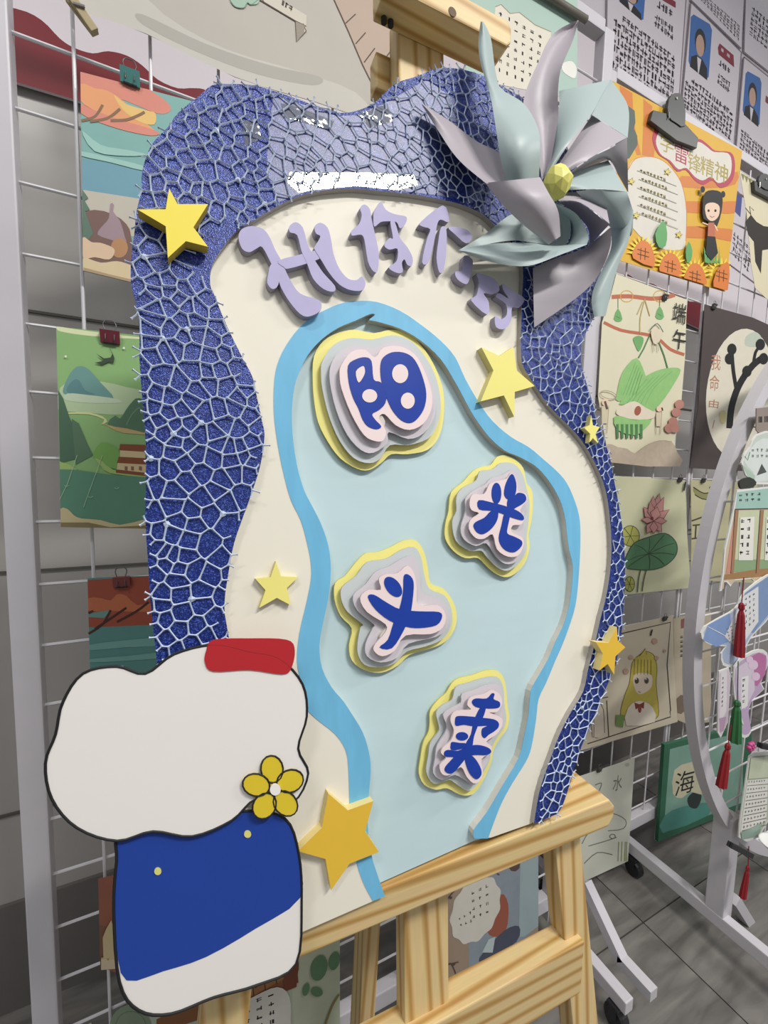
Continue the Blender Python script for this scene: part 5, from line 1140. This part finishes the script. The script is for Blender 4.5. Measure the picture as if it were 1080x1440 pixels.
# word clouds: stacked card layers with a painted character
YC, G1, G2, PKC, BLU = M('efe68c', .55, .03, name='cloud_yellow'), M('c6cdcd', .6, .03, name='cloud_grey'), M('cfc9cf', .6, .03, name='cloud_mauve'), M('ecd9d8', .6, .02, name='cloud_pink'), M('183c9e', .4, .12, 40, name='blue_paint')
YE, GE, PE = M('c4b458', .7), M('a9abae', .7), M('b9adb0', .7)
clouds = [
 (T(430, 450, 5.143), [[(60, 260), (130, 150), (240, 90), (360, 70), (490, 95), (620, 70), (740, 100), (840, 190), (920, 310), (975, 440), (1000, 560), (995, 720), (960, 850), (880, 940), (740, 970), (620, 970), (550, 1030), (460, 1085), (370, 1075), (250, 1000), (160, 880), (90, 740), (60, 580), (50, 420)],
  [(120, 300), (200, 180), (330, 130), (480, 140), (620, 110), (740, 140), (830, 220), (910, 340), (960, 480), (975, 620), (950, 760), (880, 860), (740, 905), (610, 905), (540, 1000), (460, 1035), (350, 1000), (250, 880), (170, 700), (120, 500), (110, 380)],
  [(180, 330), (240, 230), (360, 180), (500, 200), (620, 150), (740, 190), (830, 280), (900, 420), (935, 560), (930, 700), (850, 820), (740, 860), (600, 810), (590, 890), (490, 960), (400, 940), (300, 830), (220, 650), (175, 450)],
  [(255, 330), (330, 230), (430, 215), (500, 270), (560, 200), (680, 190), (790, 250), (860, 370), (910, 520), (910, 640), (850, 750), (750, 795), (650, 760), (570, 680), (530, 710), (580, 800), (560, 870), (500, 875), (420, 830), (330, 680), (260, 500), (245, 400)]],
  [[(305, 330), (360, 285), (430, 270), (475, 300), (490, 430), (540, 450), (580, 520), (575, 600), (530, 650), (480, 680), (500, 720), (545, 770), (510, 790), (450, 770), (410, 720), (380, 640), (340, 560), (310, 450)], [(540, 320), (560, 270), (620, 235), (700, 235), (770, 270), (820, 350), (860, 470), (870, 560), (850, 650), (800, 720), (750, 745), (690, 725), (630, 660), (590, 580), (555, 480), (540, 400)]],
  [[(360, 375), (410, 335), (425, 360), (420, 400), (380, 455)], ell(460, 550, 54, 48), ell(680, 390, 58, 68), ell(735, 585, 50, 58)]),
 (T(610, 630, 6.75), [[(165, 420), (280, 320), (370, 220), (460, 175), (540, 160), (600, 85), (680, 70), (770, 110), (850, 190), (880, 330), (930, 400), (940, 520), (930, 680), (900, 820), (910, 930), (880, 1060), (800, 1170), (700, 1225), (600, 1200), (510, 1130), (420, 1045), (300, 1045), (190, 980), (110, 860), (110, 720), (140, 600)],
  [(215, 470), (270, 380), (400, 310), (440, 220), (560, 200), (640, 140), (760, 150), (840, 240), (880, 380), (910, 520), (900, 680), (880, 850), (880, 980), (800, 1100), (700, 1165), (600, 1130), (500, 1030), (450, 975), (340, 975), (210, 880), (175, 700), (215, 600)],
  [(300, 480), (380, 400), (480, 350), (540, 290), (640, 260), (760, 200), (810, 300), (860, 420), (870, 540), (850, 700), (860, 850), (850, 980), (780, 1080), (680, 1100), (590, 1030), (500, 905), (400, 930), (290, 870), (255, 760), (300, 600)],
  [(340, 520), (370, 440), (480, 435), (530, 340), (620, 310), (690, 290), (740, 235), (790, 330), (800, 410), (870, 430), (885, 490), (820, 590), (860, 660), (830, 725), (750, 735), (740, 800), (840, 850), (850, 930), (800, 1020), (700, 1030), (600, 960), (560, 820), (480, 860), (400, 855), (335, 770), (350, 680), (430, 620), (360, 590)]],
  [ell(593, 430, 46, 100), [(740, 245), (780, 330), (775, 430), (740, 490), (690, 480), (665, 430), (685, 330)], [(700, 590), (700, 490), (760, 460), (800, 425), (860, 440), (875, 490), (840, 530), (770, 570), (740, 600)], [(425, 495), (560, 520), (690, 555), (800, 600), (850, 650), (840, 685), (740, 660), (640, 620), (550, 595), (430, 580)], [(540, 600), (605, 600), (600, 680), (550, 760), (470, 815), (410, 800), (375, 740), (400, 700), (480, 660)], [(670, 620), (720, 630), (700, 740), (695, 810), (760, 840), (830, 880), (830, 930), (770, 985), (700, 980), (640, 930), (615, 850), (640, 740)]], []),
 (T(450, 740, 5.143), [[(110, 410), (180, 360), (260, 260), (330, 195), (420, 185), (510, 150), (600, 105), (690, 100), (750, 180), (780, 300), (800, 410), (890, 450), (960, 540), (990, 650), (970, 750), (900, 840), (780, 890), (650, 930), (560, 1010), (440, 1060), (320, 1040), (230, 970), (210, 860), (230, 740), (150, 650), (105, 530)],
  [(160, 440), (260, 360), (340, 260), (480, 235), (580, 175), (680, 150), (730, 220), (750, 330), (790, 450), (900, 500), (950, 600), (950, 720), (880, 820), (760, 870), (630, 905), (540, 990), (430, 1020), (320, 1000), (270, 900), (290, 740), (310, 710), (200, 620), (155, 530)],
  [(240, 500), (330, 420), (400, 330), (500, 290), (600, 230), (680, 220), (720, 330), (740, 480), (860, 520), (930, 620), (920, 730), (840, 800), (640, 850), (560, 950), (440, 985), (340, 940), (330, 850), (380, 740), (390, 710), (270, 610)],
  [(290, 520), (350, 460), (440, 460), (425, 380), (480, 345), (560, 340), (630, 285), (680, 340), (700, 450), (710, 570), (850, 570), (910, 640), (890, 730), (800, 780), (620, 790), (540, 900), (450, 940), (390, 900), (400, 850), (470, 770), (475, 710), (340, 620)]],
  [ell(528, 438, 50, 84, 20, -38), [(605, 360), (640, 350), (675, 400), (670, 520), (650, 640), (600, 760), (520, 880), (430, 875), (490, 820), (530, 700), (575, 590), (600, 470)], [(345, 510), (390, 495), (480, 550), (580, 600), (720, 615), (860, 620), (880, 660), (840, 715), (720, 735), (620, 725), (500, 680), (400, 600)]], []),
 (T(580, 930, 7.2), [[(180, 500), (260, 390), (340, 320), (400, 220), (470, 170), (600, 140), (750, 90), (860, 95), (920, 160), (950, 280), (960, 420), (980, 560), (960, 680), (880, 790), (820, 900), (800, 1020), (740, 1160), (680, 1270), (600, 1350), (480, 1350), (350, 1285), (240, 1300), (120, 1250), (65, 1130), (80, 980), (110, 820), (160, 720), (175, 620)],
  [(240, 520), (310, 440), (400, 390), (440, 260), (560, 220), (720, 170), (860, 160), (920, 260), (930, 420), (950, 560), (930, 660), (860, 770), (800, 880), (780, 1000), (720, 1120), (650, 1250), (560, 1310), (440, 1240), (370, 1200), (220, 1240), (140, 1120), (160, 960), (180, 830), (260, 720), (270, 660)],
  [(310, 540), (390, 470), (490, 420), (500, 330), (620, 290), (740, 240), (880, 240), (910, 400), (920, 560), (900, 660), (830, 760), (790, 850), (770, 1000), (700, 1120), (630, 1250), (540, 1210), (430, 1150), (300, 1200), (210, 1130), (230, 980), (250, 850), (350, 680)],
  [(390, 560), (440, 500), (590, 490), (555, 440), (590, 360), (720, 330), (800, 290), (880, 330), (910, 420), (860, 510), (780, 520), (900, 570), (910, 650), (850, 740), (750, 810), (800, 860), (790, 930), (700, 990), (715, 1130), (680, 1210), (620, 1235), (550, 1170), (490, 1070), (380, 1150), (300, 1140), (275, 1050), (340, 980), (290, 930), (310, 870), (390, 800), (420, 700), (390, 620)]],
  [[(600, 410), (640, 375), (750, 375), (800, 325), (830, 330), (820, 380), (880, 410), (880, 460), (830, 475), (740, 475), (640, 460)], [(690, 460), (740, 465), (710, 570), (670, 600), (660, 650), (620, 760), (600, 870), (540, 900), (540, 830), (590, 740), (620, 600)], [(430, 600), (450, 555), (560, 555), (700, 570), (820, 585), (870, 620), (865, 670), (820, 710), (770, 740), (730, 775), (700, 745), (705, 680), (760, 650), (620, 655), (520, 640), (440, 650)], ell(500, 757, 62, 42), [(385, 850), (400, 815), (480, 825), (540, 830), (530, 870), (440, 895), (390, 890)], [(320, 920), (360, 895), (460, 905), (560, 860), (660, 845), (760, 870), (795, 910), (750, 945), (620, 945), (520, 970), (400, 965), (330, 960)], [(480, 920), (540, 960), (470, 1060), (400, 1130), (340, 1120), (325, 1080), (380, 1010)], [(530, 950), (610, 960), (680, 1060), (695, 1140), (650, 1190), (590, 1150), (545, 1060)]], [])]
HL = [.006, .013, .020, .027]
for c, layers, chars, holes in clouds:
    par = None
    for i, (l, m, e) in enumerate(zip(layers, (YC, G1, G2, PKC), (YE, GE, GE, PE))):
        lo = 0 if i == 0 else HL[i - 1]; out = cr(BF.pts(c(l), HL[i]), 3)
        gx, gy = sum(p[0] for p in out) / len(out), sum(p[1] for p in out) / len(out)
        b = MB().prism([(gx + (x - gx) * .72, gy + (y - gy) * .72) for x, y in out], lo, HL[i] - .002, FOAM)      # foam spacer behind the card
        b.prism(out, HL[i] - .002, HL[i], m, e)
        if i == 0: par = b.build('word_cloud', SB_)
        else: b.build('card_layer', par)
    b = MB(); b.fixn = False
    for i, l in enumerate(chars): b.prism(cr(BF.pts(c(l), HL[3]), 3), HL[3], HL[3] + .0006 + i * .00005, BLU)
    for i, l in enumerate(holes): b.flat(cr(BF.pts(c(l), HL[3]), 3), HL[3] + .0010, PKC)
    b.build('painted_character', par)

# ------------------------------------------------------------------ pinwheel on the sign
cw = T(580, 0, 3.131)
TEALP, LILP = M('a6b6b5', .45, .02, 8, name='pinwheel_teal'), M('aca5ac', .45, .02, 8, name='pinwheel_lilac')
hubpx = cw([(612, 828)])[0]
hu, hv = BF.uv(*hubpx, .075)
pw_ = empty('pinwheel', BF.mat((hu, hv, 0))); tag(pw_, 'large paper pinwheel with grey teal and lilac blades and a yellow centre', 'pinwheel')
def rs(l, n):
    d = [0]
    for a, c in zip(l, l[1:]): d.append(d[-1] + math.dist(a[:2], c[:2]))
    out = []
    for i in range(n):
        t = d[-1] * i / (n - 1); j = 0
        while j < len(l) - 2 and d[j + 1] < t: j += 1
        q = (t - d[j]) / max(1e-9, d[j + 1] - d[j]); out.append(tuple(a + (c - a) * q for a, c in zip(l[j], l[j + 1])))
    return out
def patch(b, A, B, mat, bulge=0.0, n=22, m=8):
    A, B = rs(cr(cw(A), 5, False), n), rs(cr(cw(B), 5, False), n)
    rows = []
    for j in range(m):
        t = j / (m - 1); row = []
        for p, q in zip(A, B):
            x, y, h = [p[k] + (q[k] - p[k]) * t for k in range(3)]; h += bulge * math.sin(math.pi * t)
            u, v = BF.uv(x, y, h); row.append((u - hu, v - hv, h))
        rows.append(row)
    b.grid(rows, mat)
blades = [
 (TEALP, [([(300, 95, .05), (290, 190, .055), (302, 290, .06), (345, 430, .07), (385, 680, .075), (415, 812, .065)], [(312, 95, .05), (345, 165, .045), (362, 290, .05), (385, 385, .05), (490, 455, .055), (552, 560, .085), (562, 650, .088), (557, 785, .072)], .010)]),
 (LILP, [([(728, 88, .055), (620, 148, .05), (560, 260, .048), (487, 450, .045), (530, 570, .045), (570, 790, .055)], [(732, 92, .055), (706, 180, .06), (652, 310, .065), (640, 430, .062), (642, 520, .058), (600, 770, .06)], -.008)]),
 (TEALP, [([(645, 400, .04), (645, 480, .045), (620, 640, .05), (585, 770, .055)], [(872, 350, .06), (790, 500, .075), (690, 630, .075), (605, 765, .06)], .006),
          ([(872, 350, .06), (830, 430, .07), (790, 505, .075)], [(885, 365, .05), (950, 470, .035), (948, 606, .035)], 0)]),
 (LILP, [([(790, 508, .055), (700, 640, .06), (612, 772, .058)], [(945, 605, .075), (800, 685, .085), (650, 780, .066)], .005),
         ([(945, 605, .075), (880, 648, .08), (800, 688, .084), (680, 768, .07)], [(950, 848, .03), (905, 770, .028), (860, 705, .03), (720, 775, .045)], 0)]),
 (TEALP, [([(862, 705, .045), (760, 740, .055), (655, 790, .06)], [(945, 845, .085), (830, 832, .09), (660, 838, .066)], .006),
          ([(945, 845, .085), (830, 833, .09), (720, 842, .08)], [(972, 930, .055), (960, 1040, .035), (870, 1000, .03)], .008),
          ([(870, 1005, .03), (872, 1100, .028), (792, 1290, .026), (800, 1395, .026)], [(973, 925, .058), (952, 1060, .05), (902, 1180, .04), (850, 1392, .028)], .004)]),
 (LILP, [([(655, 848, .055), (760, 850, .055), (850, 895, .06)], [(642, 885, .064), (740, 892, .085), (868, 985, .09)], .004),
         ([(642, 888, .064), (740, 895, .085), (866, 990, .09)], [(700, 925, .045), (770, 1000, .04), (780, 1080, .036)], -.004),
         ([(872, 1000, .088), (868, 1100, .075), (780, 1262, .045), (536, 1442, .028)], [(780, 1080, .04), (740, 1100, .036), (620, 1140, .032), (530, 1180, .028)], .006)]),
 (TEALP, [([(630, 895, .066), (720, 940, .078), (772, 1030, .082), (768, 1078, .08)], [(650, 930, .05), (695, 1000, .046), (690, 1060, .046), (655, 1110, .05)], .004),
          ([(630, 898, .064), (690, 960, .06), (690, 1050, .052), (640, 1108, .05)], [(615, 920, .05), (645, 1000, .042), (635, 1060, .04), (600, 1080, .036)], -.004),
          ([(770, 1076, .08), (650, 1122, .075), (500, 1172, .06), (330, 1150, .042), (205, 1104, .028)], [(690, 1075, .05), (600, 1080, .04), (500, 1068, .034), (330, 1075, .03), (205, 1100, .027)], .008),
          ([(640, 1085, .038), (540, 1070, .034), (420, 1060, .03), (205, 1101, .027)], [(560, 1000, .03), (500, 960, .026), (438, 942, .025), (322, 1030, .026)], 0)]),
 (LILP, [([(320, 805, .06), (400, 905, .066), (500, 1000, .07), (600, 1076, .066)], [(562, 780, .09), (600, 850, .1), (642, 930, .096), (652, 1040, .078)], .012),
         ([(40, 460, .028), (110, 570, .034), (200, 700, .046), (325, 808, .062)], [(46, 458, .028), (160, 530, .027), (280, 620, .027), (400, 690, .03), (414, 818, .06)], .006)])]
for m, ps in blades:
    b = MB(); b.fixn = False
    for A, B, bu in ps: patch(b, A, B, m, bu)
    b.build('blade', pw_, smooth=True)
# hub: crumpled yellow ball and the pin behind it
hr = math.dist(BF.uv(hubpx[0] - 14, hubpx[1], .085), BF.uv(hubpx[0] + 14, hubpx[1], .085)) / 2
bm = bmesh.new(); bmesh.ops.create_icosphere(bm, subdivisions=2, radius=hr)
for v in bm.verts: v.co *= 1 + rnd.uniform(-.07, .07); v.co.y *= 1.15; v.co.z += .085
me = bpy.data.meshes.new('hub'); bm.to_mesh(me); bm.free(); me.materials.append(M('e6e07a', .35, .05, name='hub_yellow')); link('hub', me, pw_)
MB().tube([(0, 0, .021), (0, 0, .085)], .004, M('9a9aa0', .5), 8).build('pin', pw_)

# ------------------------------------------------------------------ card cutout propped against the sign (plain cloud and panel)
HK = .034
PAPW, PAPB, OUTL = M('e6e2dd', .5, .02, 8, name='cutout_white'), M('1e4098', .45, .05, 12, name='cutout_blue'), BLACK
ctb = BF.uv(250, 1425, HK)
ct = empty('card_cutout', BF.mat((ctb[0], ctb[1], HK))); tag(ct, 'white cloud-shaped card with a blue panel and yellow flower, fixed to the sign', 'cutout')
def loc(l, h=HK): return [(a - ctb[0], c - ctb[1]) for a, c in BF.pts(l, h)]
cloud = [(90, 985), (118, 945), (165, 935), (205, 945), (245, 918), (300, 905), (350, 915), (392, 925), (424, 960), (430, 1005), (418, 1050), (432, 1085), (410, 1125), (360, 1120), (325, 1150), (270, 1172), (215, 1165), (165, 1178), (110, 1160), (75, 1120), (66, 1070), (80, 1030)]
def ring(l, w, h, name, par, mat=OUTL):
    p = cr(loc(l), 4); b = MB(); b.tube([(x, y, h) for x, y in p], w, mat, 5, closed=True); b.build(name, par, smooth=True)
panel = [(172, 1168), (260, 1160), (340, 1140), (400, 1150), (420, 1200), (424, 1270), (416, 1355), (360, 1385), (300, 1402), (240, 1425), (195, 1420), (168, 1380), (160, 1280), (164, 1210)]
o = MB().prism(cr(loc(panel), 4), -.005, 0, PAPW).build('lower_panel', ct)
blue = [(172, 1168), (260, 1160), (340, 1140), (400, 1150), (419, 1200), (422, 1262), (360, 1305), (290, 1345), (230, 1365), (178, 1378), (164, 1330), (160, 1260), (164, 1200)]
MB().prism(cr(loc(blue), 3), 0, .0005, PAPB).build('blue_panel', ct)
ring(panel, .0013, .0005, 'panel_outline', ct)
MB().prism(cr(loc(cloud), 5), .0005, .004, PAPW).build('cloud_panel', ct)
ring(cloud, .0013, .004, 'cloud_outline', ct)
MB().prism(cr(loc([(290, 912), (300, 898), (350, 896), (402, 898), (413, 912), (408, 938), (395, 946), (350, 940), (300, 942), (288, 930)]), 4), .0042, .0052, M('b3232b', .5, .05, name='sticker_red')).build('red_sticker', ct)
fcx, fcy = 383, 1104
fl_ = MB().prism(cr(loc(ell(fcx, fcy, 15, 15, 10)), 2), .0045, .006, M('d9c02e', .5, .04, name='petal_yellow')).build('flower', ct)
for i in range(5):
    a = math.radians(-95 + 72 * i); px_, py_ = fcx + 25 * math.cos(a), fcy + 27 * math.sin(a)
    e = ell(px_, py_, 19, 15.5, 16, math.degrees(a))
    MB().prism(loc(e), .0048 + i * .0003, .0062 + i * .0003, M('d9c02e', .5, .04, name='petal_yellow')).build('petal', fl_)
    p = loc(e); MB().tube([(x, y, .0062 + i * .0003) for x, y in p], .0009, OUTL, 5, closed=True).build('petal_outline', fl_)
MB().prism(loc(ell(fcx + 2, fcy, 7.5, 8, 16)), .007, .0085, WHITE).build('flower_centre', fl_)
for x, y in ((222, 1224), (348, 1172)): MB().prism(loc(ell(x, y, 5, 5, 14)), .0005, .0015, M('d8d27a', .5)).build('button', ct)
